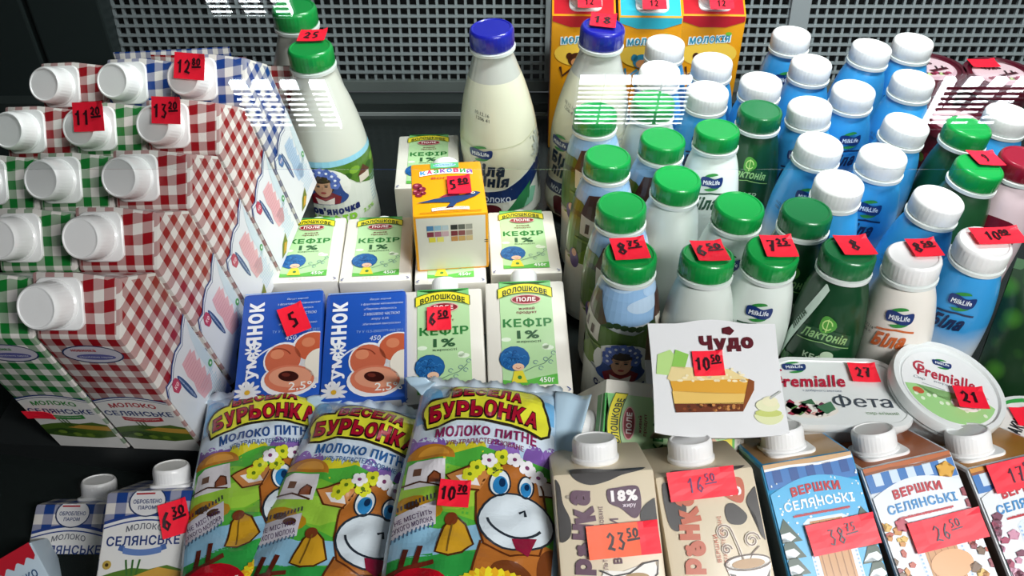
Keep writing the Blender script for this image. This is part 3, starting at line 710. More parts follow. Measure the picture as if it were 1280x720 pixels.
# colour-check squares and crease on the pale bottom
b_ = Art(YOW / 100)
for (cx, cy, cc) in [(-28, 22, '#3f7fae'), (-18, 22, '#8fbccf'), (-8, 22, '#b9cdd0'), (-28, 12, '#7d2a3c'), (-18, 12, '#a5647a'), (-8, 12, '#c9a9ae'), (-26, 3, '#d9cf3a'), (-15, 3, '#e2dc6a'), (4, 22, '#1d2420'), (14, 22, '#5f645a'), (24, 22, '#a9aa9c'), (4, 12, '#7a2430'), (14, 12, '#8a4a4a'), (24, 12, '#b0a08c'), (4, 3, '#bf8a4a'), (14, 3, '#c9a25a'), (24, 3, '#d2bb86')]: b_.rect(cx - 4.4, cx + 4.4, cy - 4, cy + 4, cc, 1)
b_.line([(44, -2), (49, -2)], 1.2, '#33352f', 1).line([(44, -5), (49, -5)], 1.2, '#33352f', 1)
link('bottom_print', b_.mesh('bottom_print', lambda u, v, l: (u, -v - 0.003, -0.0004 - l)), T)
place(T, pose((0, -YD / 2, 0.0), PZ(563, 268, 0.1255), 90, 0, ref2=(0, -YD / 2, YHf), px2=(557, 203)), 'yellow carton with a blue bird lying on top of the kefir cartons', 'yoghurt carton'); YEL = T
# ---------------------------------------------------------------- milk bags
BW, BL = 0.100, 0.172
def bag_h(u, v, seed=0):
    s = max(0.0, 1 - (2 * u / BW) ** 2); e = min(1.0, max(0.0, v / 0.03), max(0.0, (BL - v) / 0.022))
    e = math.sin(min(1, e) * PI / 2)
    wr = 0.0009 * math.sin(u * 210 + v * 90 + seed) * math.sin(v * 140 - u * 60 + seed * 2) + 0.0007 * math.sin(v * 310 + math.sin(u * 120 + seed) * 2)
    return 0.0205 * (s ** 0.62) * e * (0.92 + 0.08 * math.sin(v * 40 + 1)) + wr * (s ** .3) * (0.3 + 0.7 * e)
def bag_shape(seed):
    nu, nv = 44, 60; m = MB()
    for sg in (-1, 1):
        vs = []
        for j in range(nv + 1):
            for i in range(nu + 1):
                u = (i / nu - .5) * BW; v = j / nv * BL; sh = 0.003 * math.sin(v * 26) * (2 * u / BW) ** 3
                vs.append((u + sh, bag_h(u, v, seed) * (-1 if sg < 0 else .15), v))
        m.add(vs, [(j * (nu + 1) + i, j * (nu + 1) + i + 1, (j + 1) * (nu + 1) + i + 1, (j + 1) * (nu + 1) + i)[::-sg] for j in range(nv) for i in range(nu)])
    return m.mesh('pouch', [mat('#b5cfe4', 0.22, coat=0.6)], smooth=True, angle=80)
def bag_art(ink2):
    a = Art(BW / 100); T = 172
    G1, G2, G3 = '#4fae3f', '#7cc23a', '#2f9a44'
    a.rect(-50, 50, 0, T, '#b4d2ea', 1)
    a.ell(-42, 150, 12, 16, '#6fb2e2', 2).ell(44, 150, 12, 9, '#6fb2e2', 2).ell(0, 128, 60, 10, '#d3e2f0', 2)
    # hills and field
    for x, r, c in ((-50, 9, '#7d5aa8'), (-38, 7, '#8d6ab8'), (-28, 6, '#7d5aa8'), (10, 6, '#7d5aa8'), (20, 5, '#8d6ab8'), (34, 7, '#7d5aa8'), (46, 8, '#8d6ab8')): a.ell(x, 112, r, r + 5, c, 2)
    for x in (-20, -13, -6, 0): a.ell(x, 112, 4, 8, '#d8cf2e', 3)
    a.poly([(-50, 0), (-50, 114), (-20, 110), (0, 117), (20, 112), (50, 108), (50, 0)], G1, 3.5)
    a.poly([(-50, 98), (-20, 104), (10, 96), (50, 104), (50, 70), (0, 66), (-50, 80)], G2, 4)
    a.poly([(-50, 88), (-10, 92), (10, 80), (-10, 72), (-50, 74)], '#9fd045', 5)
    a.poly([(-50, 40), (-50, 64), (-20, 60), (8, 64), (14, 50), (-10, 44)], '#8fc0dc', 5)
    a.poly([(-50, 0), (-50, 40), (-10, 46), (20, 46), (20, 0)], G3, 5)
    # house
    a.poly([(-45, 88), (-45, 104), (-40, 107), (-22, 107), (-20, 88)], '#e2dfe4', 6).ell(-32, 108, 16, 10, '#b87a2a', 7, a0=0, a1=180).ell(-30, 110, 10, 6, '#d89a3a', 8, a0=0, a1=180)
    a.ell(-27, 91, 4, 8, '#8a4a2a', 7, a0=0, a1=180).line([(-31, 91), (-31, 95), (-28, 99), (-24, 97), (-23, 91)], 1, '#4a2514', 8).rect(-41, -36, 96, 101, '#6a4a3a', 7).line([(-47, 90), (-36, 92), (-22, 88)], 1.2, '#4a2a1a', 8)
    # sunflower patches
    for x, y in ((-38, 76), (-30, 72)): a.scal(x, y, 10, 6, 12, .12, '#b98a1c', 6).ell(x, y, 4.5, 2.8, '#4a2a12', 7)
    # generic brown cow
    OC = '#5a2c12'; BR1 = '#b06a2c'
    a.poly([(4, 0), (2, 30), (6, 52), (18, 60), (40, 58), (50, 56), (50, 0)], BR1, 6).line([(2, 30), (6, 54)], 1.4, OC, 7)
    a.ell(26, 34, 13, 9, '#6e3a1a', 7, rot=-20).ell(47, 42, 8, 14, '#6e3a1a', 7)
    a.poly([(6, 98), (0, 84), (2, 66), (8, 52), (24, 46), (40, 50), (44, 70), (40, 92), (34, 104), (16, 106)], BR1, 8)
    a.line([(6, 98), (0, 84), (2, 66), (8, 52), (24, 46), (40, 50), (44, 70), (40, 92), (34, 104), (16, 106)], 1.2, OC, 9, True)
    a.poly([(8, 100), (-6, 102), (-20, 96), (-12, 86), (2, 86)], '#c98648', 9).line([(8, 100), (-6, 102), (-20, 96), (-12, 86), (2, 86)], 1.3, OC, 10).poly([(-2, 97), (-14, 95), (-8, 89), (2, 89)], '#f0ecec', 10)
    a.poly([(36, 98), (48, 100), (46, 90), (38, 88)], '#e9e4e0', 9).line([(36, 98), (48, 100), (46, 90), (38, 88)], 1.2, OC, 10)
    a.oell(25, 68, 22, 18, '#d6e2ea', 1.3, '#28303a', 11).line(arcpts(25, 72, 17, 195, 330, 12, ry=14), 1.5, '#28303a', 13).poly([(24, 57), (38, 60), (34, 47), (27, 50)], '#8c1c3a', 13).line([(27, 74), (30, 76), (31, 72)], 1.6, '#28303a', 13)
    a.oell(14, 92, 6.5, 9, '#e8f1f6', 1, '#28303a', 11).ell(14.5, 90.5, 4.6, 6.2, '#2f86c4', 13).ell(15.5, 92.5, 2, 3, '#0f2f55', 14).oell(30, 92, 4.5, 7.5, '#e8f1f6', 1, '#28303a', 11).ell(30, 90.5, 3.2, 5, '#2f86c4', 13).ell(30.5, 92, 1.5, 2.3, '#0f2f55', 14)
    for i, (x, y) in enumerate(((-1, 101), (6, 107), (14, 110), (22, 109), (10, 101), (30, 105), (-5, 96), (37, 100))):
        c = '#f2f0f4' if i % 2 else '#d9de30'
        for k in range(5): a.ell(x + 3 * math.cos(R_(72 * k)), y + 3 * math.sin(R_(72 * k)), 2.5, 2.5, c, 12 + (i % 2), n=8)
        a.ell(x, y, 1.4, 1.4, '#7a3a66' if i % 2 else '#5c7a1c', 14, n=8)
    n0 = len(a.items)
    # bell
    a.poly([(-20, 38), (-17, 54), (-12, 62), (-4, 56), (2, 44), (-4, 38), (-12, 36)], '#d2a028', 7).line([(-20, 38), (-17, 54), (-12, 62), (-4, 56), (2, 44), (-4, 38), (-12, 36)], 1.3, '#4a2a10', 8, True).ell(-13, 59, 4, 4, '#7a3a1c', 9).line([(-12, 58), (-13, 38)], 1, '#7a5a1c', 9)
    # white board with its frill
    a.poly([(-50, 46), (-50, 62), (-24, 72), (-22, 56)], '#d5d2dc', 7)
    for i in range(12): a.line([(-48 + i * 2.1, 65 + i * .75), (-48.5 + i * 2.1, 68 + i * .75)], 1, '#3a3a44', 8)
    a.text('НЕ МІСТИТЬ', -36, 61, 22, 3.6, '#4a2a5a', 8, rot=18, bold=.01).text('СУХОГО МОЛОКА', -36, 55.5, 25, 3.6, '#4a2a5a', 8, rot=18, bold=.01)
    for i in range(12): a.line([(-49 + i * 2.3, 44 + i * .9), (-49 + i * 2.3, 47 + i * .9)], .9, '#4a6a8a', 8)
    for x, y0, y1 in ((-40, 16, 40), (-32, 20, 42)): a.line([(x, y0), (x + 3, y1)], 3.2, '#5c2216', 9)
    a.line([(-48, 24), (-20, 32)], 3, '#6a2a1a', 9).line([(-48, 14), (-20, 22)], 3, '#6a2a1a', 9)
    # sunflower at the bottom
    for i in range(26):
        an = R_(i * 180 / 25); a.ell(18 + 22 * math.cos(an), 8 + 15 * math.sin(an), 8, 3, ('#e6d62a', '#e0a820')[i % 2], 10, rot=math.degrees(an), n=10)
    a.ell(18, 6, 17, 11, '#d8c42c', 11)
    a.ell(-28, 6, 25, 22, '#b80f22', 12).text('3,2%', -24, 12, 30, 10, '#f4eef0', 14, bold=.04)
    a.items = a.items[:n0] + [([(x, y + 7) for x, y in p], f, c, l) for p, f, c, l in a.items[n0:]]
    # yellow cloud with the red name
    cl = [(-40, 134)] + arcpts(-34, 142, 9, 225, 95, 6) + [(-26, 152)] + arcpts(-17, 156, 9, 160, 70, 6) + arcpts(4, 158, 18, 130, 50, 6, ry=8) + [(26, 162)] + arcpts(28, 152, 11, 80, 0, 5) + [(42, 146), (44, 138), (43, 131), (38, 128), (30, 130), (18, 133), (0, 135), (-18, 134), (-30, 130), (-38, 129)]
    a.poly(cl, '#e3e23c', 12).line(cl, 1.8, '#2a2418', 13, True)
    def fat(t, cx, cy, w, h, arc, n):
        k = len(t)
        for i, ch in enumerate(t):
            f = (i + .5) / k - .5; x = cx + f * w; y = cy + arc * (1 - 4 * f * f)
            a.text(ch, x, y, w / k * .98, h, '#2a0a12', n, bold=.085, rot=-f * arc * 5).text(ch, x, y + .3, w / k * .84, h * .84, '#a3122c', n + 1, bold=.05, rot=-f * arc * 5)
    fat('ВЕСЕЛА', 0, 154, 48, 9.5, 2, 14); fat('БУРЬОНКА', -1, 138.5, 74, 13, 4, 16)
    a.text('МОЛОКО ПИТНЕ', 2, 125.5, 66, 7, ink2, 7, bold=.035, arc=1.5).text('УЛЬТРАПАСТЕРИЗОВАНЕ', 2, 118.5, 50, 3.6, ink2, 7, bold=.01, arc=1.5)
    return a
def milk_bag(key, ink2, seed):
    T = empty('milk_bag')
    link('pouch', bag_shape(seed), T)
    me = bag_art(ink2).mesh('bag_print', lambda u, v, l: (u + 0.003 * math.sin(v * 26) * (2 * u / BW) ** 3, -bag_h(u, v, seed) - 0.0004 - l, v), clip=(-BW / 2 + .003, BW / 2 - .003, 0.004, BL - 0.005),
                        us=frange(-BW / 2, BW / 2, BW / 38), vs=frange(0, BL, BL / 60), eps=0.00016, material=print_mat(0.2, 0.7, 0.25, 45))
    link('bag_print', me, T)
    m = MB(); n = 50; vs = []
    for j in range(3):
        for i in range(n + 1):
            u = (i / n - .5) * BW; vs.append((u, 0.0007 * math.sin(i * 0.9) * (j + 1), BL - 0.003 + j * 0.004 + (0.001 * (i % 2) if j == 2 else 0)))
    m.add(vs, [(j * (n + 1) + i, j * (n + 1) + i + 1, (j + 1) * (n + 1) + i + 1, (j + 1) * (n + 1) + i) for j in range(2) for i in range(n)])
    o = m.build('top_seal', mat('#c4d3de', 0.2, coat=0.5), T, smooth=True); md = o.modifiers.new('s', 'SOLIDIFY'); md.thickness = 0.0006
    return T
def fin(T, pts, name='seal_fin'):
    """crumpled clear-blue end of the film, a thin sheet of its own"""
    a, b, c, d = [Vector(p) for p in pts]; n = 12; m = MB(); vs = []
    for j in range(n + 1):
        for i in range(n + 1):
            u, v = i / n, j / n; p = a.lerp(b, u).lerp(d.lerp(c, u), v); vs.append(p + Vector((0, -0.0025 * math.sin(u * 7 + v * 3) * u, 0)))
    m.add(vs, [(j * (n + 1) + i, j * (n + 1) + i + 1, (j + 1) * (n + 1) + i + 1, (j + 1) * (n + 1) + i) for j in range(n) for i in range(n)])
    o = m.build(name, mat('#b9d4e6', 0.15, coat=0.8), T, smooth=True); md = o.modifiers.new('s', 'SOLIDIFY'); md.thickness = 0.0006
bags = [((613, 486), (588, 705), 0.612, 79, 0, 'navy', 'biggest milk bag in the middle with the price tag 10', '#8a2458', 0.0),
        ((478, 512), (402, 740), 0.634, 79, 0, 'b', 'tilted milk bag between the two others, its name sloping down', '#2a5f9c', 1.7),
        ((340, 492), (328, 716), 0.660, 80, 0, 'a', 'leftmost milk bag next to the small blue checked carton', '#2a4f8c', 3.1)]
BAG = []
for tp, bp, d, rec, yaw, key, lab, ink, seed in bags:
    T = milk_bag(key, ink, seed)
    if key == 'navy':
        fin(T, [(0.045, -0.004, BL - 0.001), (0.070, -0.006, BL - 0.004), (0.057, -0.003, BL - 0.068), (0.047, -0.003, BL - 0.055)])
        fin(T, [(-0.046, -0.004, BL - 0.012), (-0.060, -0.002, BL + 0.002), (-0.048, -0.003, BL + 0.003), (-0.038, -0.003, BL)], 'torn_corner')
    if key == 'b': fin(T, [(-0.046, -0.003, BL - 0.025), (-0.056, -0.002, BL - 0.003), (-0.04, -0.003, BL + 0.004), (-0.03, -0.003, BL)], 'torn_corner')
    place(T, pose((0, 0, BL), P(tp[0], tp[1], d), rec, yaw, ref2=(0, 0, 0.02), px2=bp), lab, 'milk bag', 'cartoon cow milk bags'); BAG.append(T)

# ---------------------------------------------------------------- cream cartons, front row
EW, ED, EHf = 0.0615, 0.050, 0.142; EHb = EHf + 0.026
def blob(a, pts, col, l=2):
    """closed smooth blob through the points"""
    n = len(pts); out = []
    for i in range(n):
        p0, p1, p2, p3 = pts[i - 1], pts[i], pts[(i + 1) % n], pts[(i + 2) % n]
        for k in range(5):
            t = k / 5
            out.append(tuple(0.5 * ((2 * p1[j]) + (-p0[j] + p2[j]) * t + (2 * p0[j] - 5 * p1[j] + 4 * p2[j] - p3[j]) * t * t + (-p0[j] + 3 * p1[j] - 3 * p2[j] + p3[j]) * t ** 3) for j in (0, 1)))
    a.poly(out, col, l)
def spotted(kind):
    m = mat('#d9ccb2', 0.36, coat=0.1)
    sd = mat('#bcb09a', 0.4)
    T = carton('cream_carton', EW, ED, EHf, EHb, [m, sd, m, sd], capx=-0.002, capt=0.42, capr=0.0140, caph=0.0135, plate=False)
    a = Art(EW / 100); h = EHf / EW * 100; K = '#26211f'
    blob(a, [(-30, h + 10), (-12, h + 9), (10, h + 3), (40, h + 4), (38, h), (18, h - 4), (4, h - 9), (-14, h - 12), (-28, h - 6), (-33, h + 3)], K)
    if kind == 0: ink, bl = '#553048', '#4f2b44'
    else: ink, bl = '#b9532f', '#b9532f'
    if kind == 0:
        blob(a, [(-50, h - 8), (-44, h - 10), (-42, h - 28), (-36, h - 44), (-38, h - 60), (-50, h - 60)], K)
        blob(a, [(52, h - 30), (40, h - 32), (32, h - 42), (34, h - 54), (44, h - 60), (52, h - 64)], K)
        blob(a, [(2, h - 18), (12, h - 16), (30, h - 15), (34, h - 22), (33, h - 38), (26, h - 46), (14, h - 36), (3, h - 30)], bl, 3)
        a.text('18%', 18, h - 24, 26, 11, '#f4eeee', 5, bold=.05).text('жиру', 22, h - 34, 13, 4, '#e4d6e0', 5, bold=.02)
        a.text('УЛЬТРАПАСТЕРИЗОВАНІ', -6, h - 64, 62, 4, '#6a4a55', 4, rot=90, bold=.01).text('ВЕРШКИ', 6, h - 66, 42, 8, '#5a3a4a', 4, rot=90, bold=.03)
        a.poly([(-12, h - 100), (-8, h - 92), (10, h - 94), (24, h - 90), (40, h - 86), (44, h - 96), (30, h - 112), (4, h - 112)], '#f2efe9', 4).line([(-12, h - 92), (0, h - 98), (16, h - 96), (30, h - 88), (44, h - 86), (42, h - 98), (30, h - 110)], 1.6, '#2a2424', 6).ell(22, h - 100, 12, 4, '#a88a5a', 5)
    else:
        blob(a, [(-44, h - 8), (-32, h - 12), (-24, h - 30), (-28, h - 44), (-36, h - 54), (-44, h - 44)], K)
        blob(a, [(16, h - 34), (24, h - 34), (34, h - 46), (28, h - 54), (16, h - 52), (13, h - 42)], K)
        blob(a, [(52, h - 22), (42, h - 24), (36, h - 34), (42, h - 48), (44, h - 66), (52, h - 70)], K)
        blob(a, [(2, h - 8), (20, h - 8), (35, h - 10), (36, h - 24), (30, h - 34), (14, h - 24)], bl, 3)
        a.text('10', 27, h - 22, 12, 9, '#f4eeee', 5, bold=.05)
        a.text('ВЕРШКИ', -1, h - 74, 26, 4, '#b9532f', 4, rot=90, bold=.01).text('УЛЬТРАПАСТЕРИЗОВАНІ', 6, h - 70, 52, 4, '#b9532f', 4, rot=90)
        c = '#4a352c'
        a.ell(26, h - 90, 22, 7, '#efe9df', 4).line(arcpts(26, h - 90, 22, 0, 360, 24, ry=7), 1.4, c, 5).ell(26, h - 91, 16, 4.5, '#b08a5c', 6)
        a.poly([(4, h - 92), (8, h - 108), (18, h - 118), (34, h - 118), (44, h - 108), (48, h - 92), (36, h - 97), (16, h - 97)], '#f2eee6', 4).poly([(6, h - 98), (12, h - 100), (16, h - 112), (24, h - 106), (36, h - 112), (46, h - 98), (42, h - 112), (32, h - 119), (16, h - 118)], '#3a2a26', 5)
        a.line(arcpts(50, h - 100, 7, 110, -110, 10, ry=9), 2.2, c, 5)
        for (x, y, r) in ((8, h - 60, 8), (34, h - 70, 8), (8, h - 76, 5)):
            sp = [(x + r * (1 - t * .8) * math.cos(t * 9), y + r * (1 - t * .8) * math.sin(t * 9)) for t in [i / 16 for i in range(17)]]
            a.line(sp, 3.2, '#e6dccd', 4).line(sp, 1.2, '#6a5142', 5)
        a.line([(16, h - 60), (20, h - 76), (22, h - 88)], 3, '#e6dccd', 4).line([(16, h - 60), (20, h - 76), (22, h - 88)], 1, '#6a5142', 5).line([(40, h - 76), (32, h - 82), (28, h - 88)], 1, '#6a5142', 5)
    name = 'Бурёнка'; L = 112; x0 = h - 16 - L
    for i, ch in enumerate(name):
        yy = x0 + (i + .5) * L / 7; up = ch == 'Б'
        a.text(ch, -24 + (2 if i % 2 else -1), yy, L / 7 * .92, 24 if up else 20, ink, 6, rot=90 + (6 if i % 2 else -6), bold=.07)
    a.ell(-37, h - 22, 1.8, 1.8, '#9a8f80', 3)
    front_print(T, a, key='spot%d' % kind, extra=0.02)
    return T
def village(kind):
    top = ('#c9a274', '#b5602a', '#c9892c')[kind]; base = ('#3a9fd6', '#dfe7ee', '#dfe5ea')[kind]
    m = mat(base, 0.3, coat=0.25); tm = mat(top, 0.35, coat=0.2, var=0.3, bscale=90); sd = mat(('#3b4a52', '#7a5a4a', '#4a4a4a')[kind], 0.4)
    T = carton('village_cream_carton', EW, ED, EHf, EHb, [m, sd, tm, sd], capx=(-0.006, -0.008, -0.013)[kind], capt=0.42, capr=0.0140, caph=0.0155)
    a = Art(EW / 100); h = EHf / EW * 100
    a.rect(-50, 50, h - 5, h + 2, top, 1).line([(-50, h - 6), (-20, h - 5), (10, h - 7), (50, h - 5)], 2.6, '#eef2f4' if kind == 0 else '#8a4a20', 2)
    a.rect(-50, 50, h - 26, h - 7, '#2f72b8', 1)
    for i in range(-5, 6): a.rect(i * 18 - 4, i * 18 + 5, h - 20, h - 7, '#c9dcec' if kind else '#1d4f94', 2)
    ar = [(-50 + 100 * i / 14, h - 32 + 14 * math.sin(PI * i / 14)) for i in range(15)]
    a.poly(ar + [(50, 0), (-50, 0)], base if kind else '#49b0e2', 3)
    a.text('ВЕРШКИ', 0, h - 32, 52, 9.5, '#b5172c', 6, bold=.05, arc=2, slope=0).text('СЕЛЯНСЬКІ', 0, h - 46, 74, 9.5, '#eef5f8' if kind == 0 else '#2f86c4', 6, bold=.03, arc=1.5)
    a.line([(-30, h - 56), (30, h - 55)], 2, '#b5172c', 6).text('УЛЬТРАПАСТЕРИЗОВАНІ', 0, h - 55.5, 56, 2.6, '#c92a3a', 7)
    a.poly([(-22, 0), (-22, h - 64), (-16, h - 60), (20, h - 60), (26, h - 64), (26, 0)], '#d6e4f2', 4)
    for i in range(24): a.ell(-20, h - 66 - 4 * i, 1.2, 1.2, '#8fb4dc', 5, n=6).ell(24, h - 66 - 4 * i, 1.2, 1.2, '#8fb4dc', 5, n=6)
    a.rect(-15, 19, 0, h - 63, '#c08a50', 5)
    for i in range(5): a.line([(-12 + 7 * i, 0), (-12 + 7 * i, h - 64)], .8, '#9a6632', 6)
    random.seed(kind + 11)
    if kind == 0:
        for sx in (-1, 1):
            for k in range(5):
                y = h - 66 - k * 16; x = sx * 41
                a.poly([(x - 14, y - 14), (x + 14, y - 14), (x, y + 10)], '#1d4434', 6).poly([(x - 13, y - 12), (x - 4, y - 9), (x + 2, y - 13), (x + 8, y - 10), (x + 3, y - 4), (x - 6, y - 5)], '#dfe9ee', 7)
        for i in range(46): a.ell(random.uniform(-48, 48), random.uniform(h - 90, h - 20), random.uniform(.6, 1.6), random.uniform(.6, 1.6), '#e9f4f9', 5, n=7)
    else:
        cs = (['#c9862c', '#b5442c', '#8a2438', '#d9b04a', '#6a4a2a'], ['#a3345a', '#c98aa5', '#4a6a3a', '#6f2a4a', '#d9a9bf'])[kind - 1]
        for i in range(70):
            sx = random.choice((-1, 1)); x = sx * random.uniform(28, 49); y = random.uniform(20, h - 40 - (49 - abs(x)))
            a.scal(x, y, random.uniform(2, 5.5), random.uniform(2, 5), 5, .3, random.choice(cs), 7)
        if kind == 1: a.scal(36, h - 18, 8, 7, 5, .3, '#d9a22c', 7).scal(-28, h - 62, 6, 6, 5, .3, '#b5344c', 8)
        a.ell(8, h - 108, 22, 14, ('#dba06a', '#e0a9b5')[kind - 1], 7)
    front_print(T, a, key='village%d' % kind)
    return T
row = [(spotted(0), (754, 590), 127, (766, 715), 60, 0, 'spotted beige cream carton with purple letters and the price 23'),
       (spotted(1), (880, 590), 125, (903, 715), 60, 0, 'spotted beige cream carton with orange letters and the price 16.50'),
       (village(0), (1008, 573), 119, (1047, 715), 60, 0, 'snowy blue cream carton with the price 38.75'),
       (village(1), (1132, 575), 119, (1184, 718), 60, -2, 'cream carton with autumn leaves and an orange top, price 26.50'),
       (village(2), (1264, 574), 119, (1325, 720), 60, 0, 'cream carton with flowers cut by the right picture edge, price 17')]
CRM = []
for T, tp, wp, bp, rec, yaw, lab in row:
    place(T, pose((0, -ED / 2, EHf), P(tp[0], tp[1], EW * F / wp), rec, yaw, ref2=(0, -ED / 2, EHf - .06), px2=bp), lab, 'cream carton', 'cream cartons along the front'); CRM.append(T)
# ---------------------------------------------------------------- bottles
def grad(c0, c1, z0, z1, rough=0.3, coat=0.3):
    key = ('grad', c0, c1, z0, z1, rough)
    if key in MATS: return MATS[key]
    m = bpy.data.materials.new('two_tone_print'); m.use_nodes = True; nt = m.node_tree; b = nt.nodes['Principled BSDF']
    tc = nt.nodes.new('ShaderNodeTexCoord'); sp = nt.nodes.new('ShaderNodeSeparateXYZ'); mr = nt.nodes.new('ShaderNodeMapRange'); mx = nt.nodes.new('ShaderNodeMixRGB')
    ns = nt.nodes.new('ShaderNodeTexNoise'); ns.inputs['Scale'].default_value = 45; ad = nt.nodes.new('ShaderNodeMath'); ad.operation = 'MULTIPLY_ADD'; ad.inputs[1].default_value = 0.016
    mr.inputs[1].default_value = z0 + .008; mr.inputs[2].default_value = z1 + .008
    nt.links.new(tc.outputs['Object'], sp.inputs[0]); nt.links.new(tc.outputs['Object'], ns.inputs['Vector']); nt.links.new(ns.outputs['Fac'], ad.inputs[0]); nt.links.new(sp.outputs['Z'], ad.inputs[2])
    nt.links.new(ad.outputs[0], mr.inputs[0]); nt.links.new(mr.outputs[0], mx.inputs[0])
    mx.inputs[1].default_value = lin(c0); mx.inputs[2].default_value = lin(c1); nt.links.new(mx.outputs[0], b.inputs['Base Color'])
    b.inputs['Roughness'].default_value = rough; b.inputs['Coat Weight'].default_value = coat
    MATS[key] = m; return m
SP = [(0.0235, 0.0), (0.0275, 0.0025), (0.0300, 0.008), (0.0305, 0.020), (0.0300, 0.050), (0.0305, 0.072), (0.0303, 0.090), (0.0293, 0.105), (0.0274, 0.118), (0.0246, 0.130), (0.0214, 0.139), (0.0185, 0.145), (0.0176, 0.149)]
TP = [(0.030, 0.0), (0.035, 0.003), (0.0385, 0.009), (0.0385, 0.030), (0.0375, 0.045), (0.0380, 0.062), (0.0390, 0.080), (0.0385, 0.095), (0.0365, 0.112), (0.0330, 0.130), (0.0285, 0.148), (0.0240, 0.162), (0.0205, 0.173), (0.0185, 0.180), (0.0180, 0.186)]
def spline(prof, k=4):
    out = []
    for i in range(len(prof) - 1):
        p0 = prof[max(0, i - 1)]; p1 = prof[i]; p2 = prof[i + 1]; p3 = prof[min(len(prof) - 1, i + 2)]
        for s in range(k):
            t = s / k; out.append(tuple(0.5 * (2 * p1[j] + (-p0[j] + p2[j]) * t + (2 * p0[j] - 5 * p1[j] + 4 * p2[j] - p3[j]) * t * t + (-p0[j] + 3 * p1[j] - 3 * p2[j] + p3[j]) * t ** 3) for j in (0, 1)))
    return out + [prof[-1]]
SP = [(r * .905, z) for r, z in SP[:8]] + [(r * (.905 + .016 * i), z) for i, (r, z) in enumerate(SP[8:])]
SPS, TPS = spline(SP), spline(TP)
def rad(prof, z):
    for (r0, z0), (r1, z1) in zip(prof, prof[1:]):
        if z <= z1: return r0 + (r1 - r0) * (z - z0) / max(1e-9, z1 - z0)
    return prof[-1][0]
def cyl(prof, R, up=0):
    def f(u, v, l):
        r = rad(prof, v) + 0.00035 + l; a = u / R; return (r * math.sin(a), -r * math.cos(a), v)
    return f
def lift(a, up):
    if up: a.items = [([(x, y + up * (1 if y > 2 else 0)) for x, y in p], f, c, l) for p, f, c, l in a.items]
    return a
def bottle(name, key, prof, body, cap, caph, capr, art=None, neck=None, R=0.030, vlim=(0.004, 0.143), up=0.0):
    T = empty(name); top = prof[-1][1]
    def mk():
        m = MB(); m.lathe([(p[0], p[1]) for p in prof], 56, mis=[1 if (neck and p[1] >= neck[1]) else 0 for p in prof]); return m.mesh('body', [body] + ([neck[0]] if neck else []), smooth=True, angle=50)
    link('body', cached(('bb', key), mk), T)
    link('neck_ring', cached(('ring', capr, top), lambda: MB().lathe([(capr * .88, top - .0035), (capr * 1.04, top - .003), (capr * 1.05, top), (capr * .9, top + .0005)], 48).mesh('neck_ring', [mat('#dfe6e4', .3, coat=.3)], smooth=True)), T)
    link('cap', cached(('bc', capr, caph, cap.name), lambda: cap_mesh(capr, caph, mats=[cap], ribs=60)), T, Matrix.Translation((0, 0, top + .001)))
    if art:
        me = cached(('ba', key), lambda: lift(art(), up).mesh('label_print', cyl(prof, R), clip=(-R * 2.6, R * 2.6, vlim[0], vlim[1]), us=frange(-R * 2.6, R * 2.6, R / 5.5), vs=frange(vlim[0], vlim[1], .009), eps=0.00013, material=print_mat(.3, .3)))
        link('label_print', me, T)
    T['h'] = top + .001 + caph
    return T
def logo(a, cx, cy, s=1.0, l=4):
    a.ell(cx - 1, cy + 5.2 * s, 8 * s, 3 * s, '#2f8a3c', l, rot=12, a0=0, a1=180).ell(cx + 1, cy - 5.2 * s, 8 * s, 3 * s, '#2f8a3c', l, rot=12, a0=180, a1=360)
    blob(a, [(cx - 12 * s, cy + 3.5 * s), (cx - 5 * s, cy + 5 * s), (cx + 3 * s, cy + 3.4 * s), (cx + 12 * s, cy + 4.8 * s), (cx + 11 * s, cy - 3 * s), (cx + 4 * s, cy - 5.4 * s), (cx - 4 * s, cy - 4 * s), (cx - 11 * s, cy - 3.6 * s)], '#14306e', l + 1)
    a.text('MilkLife', cx, cy, 18 * s, 4.2 * s, '#e6edf5', l + 3, bold=.02, slope=1)
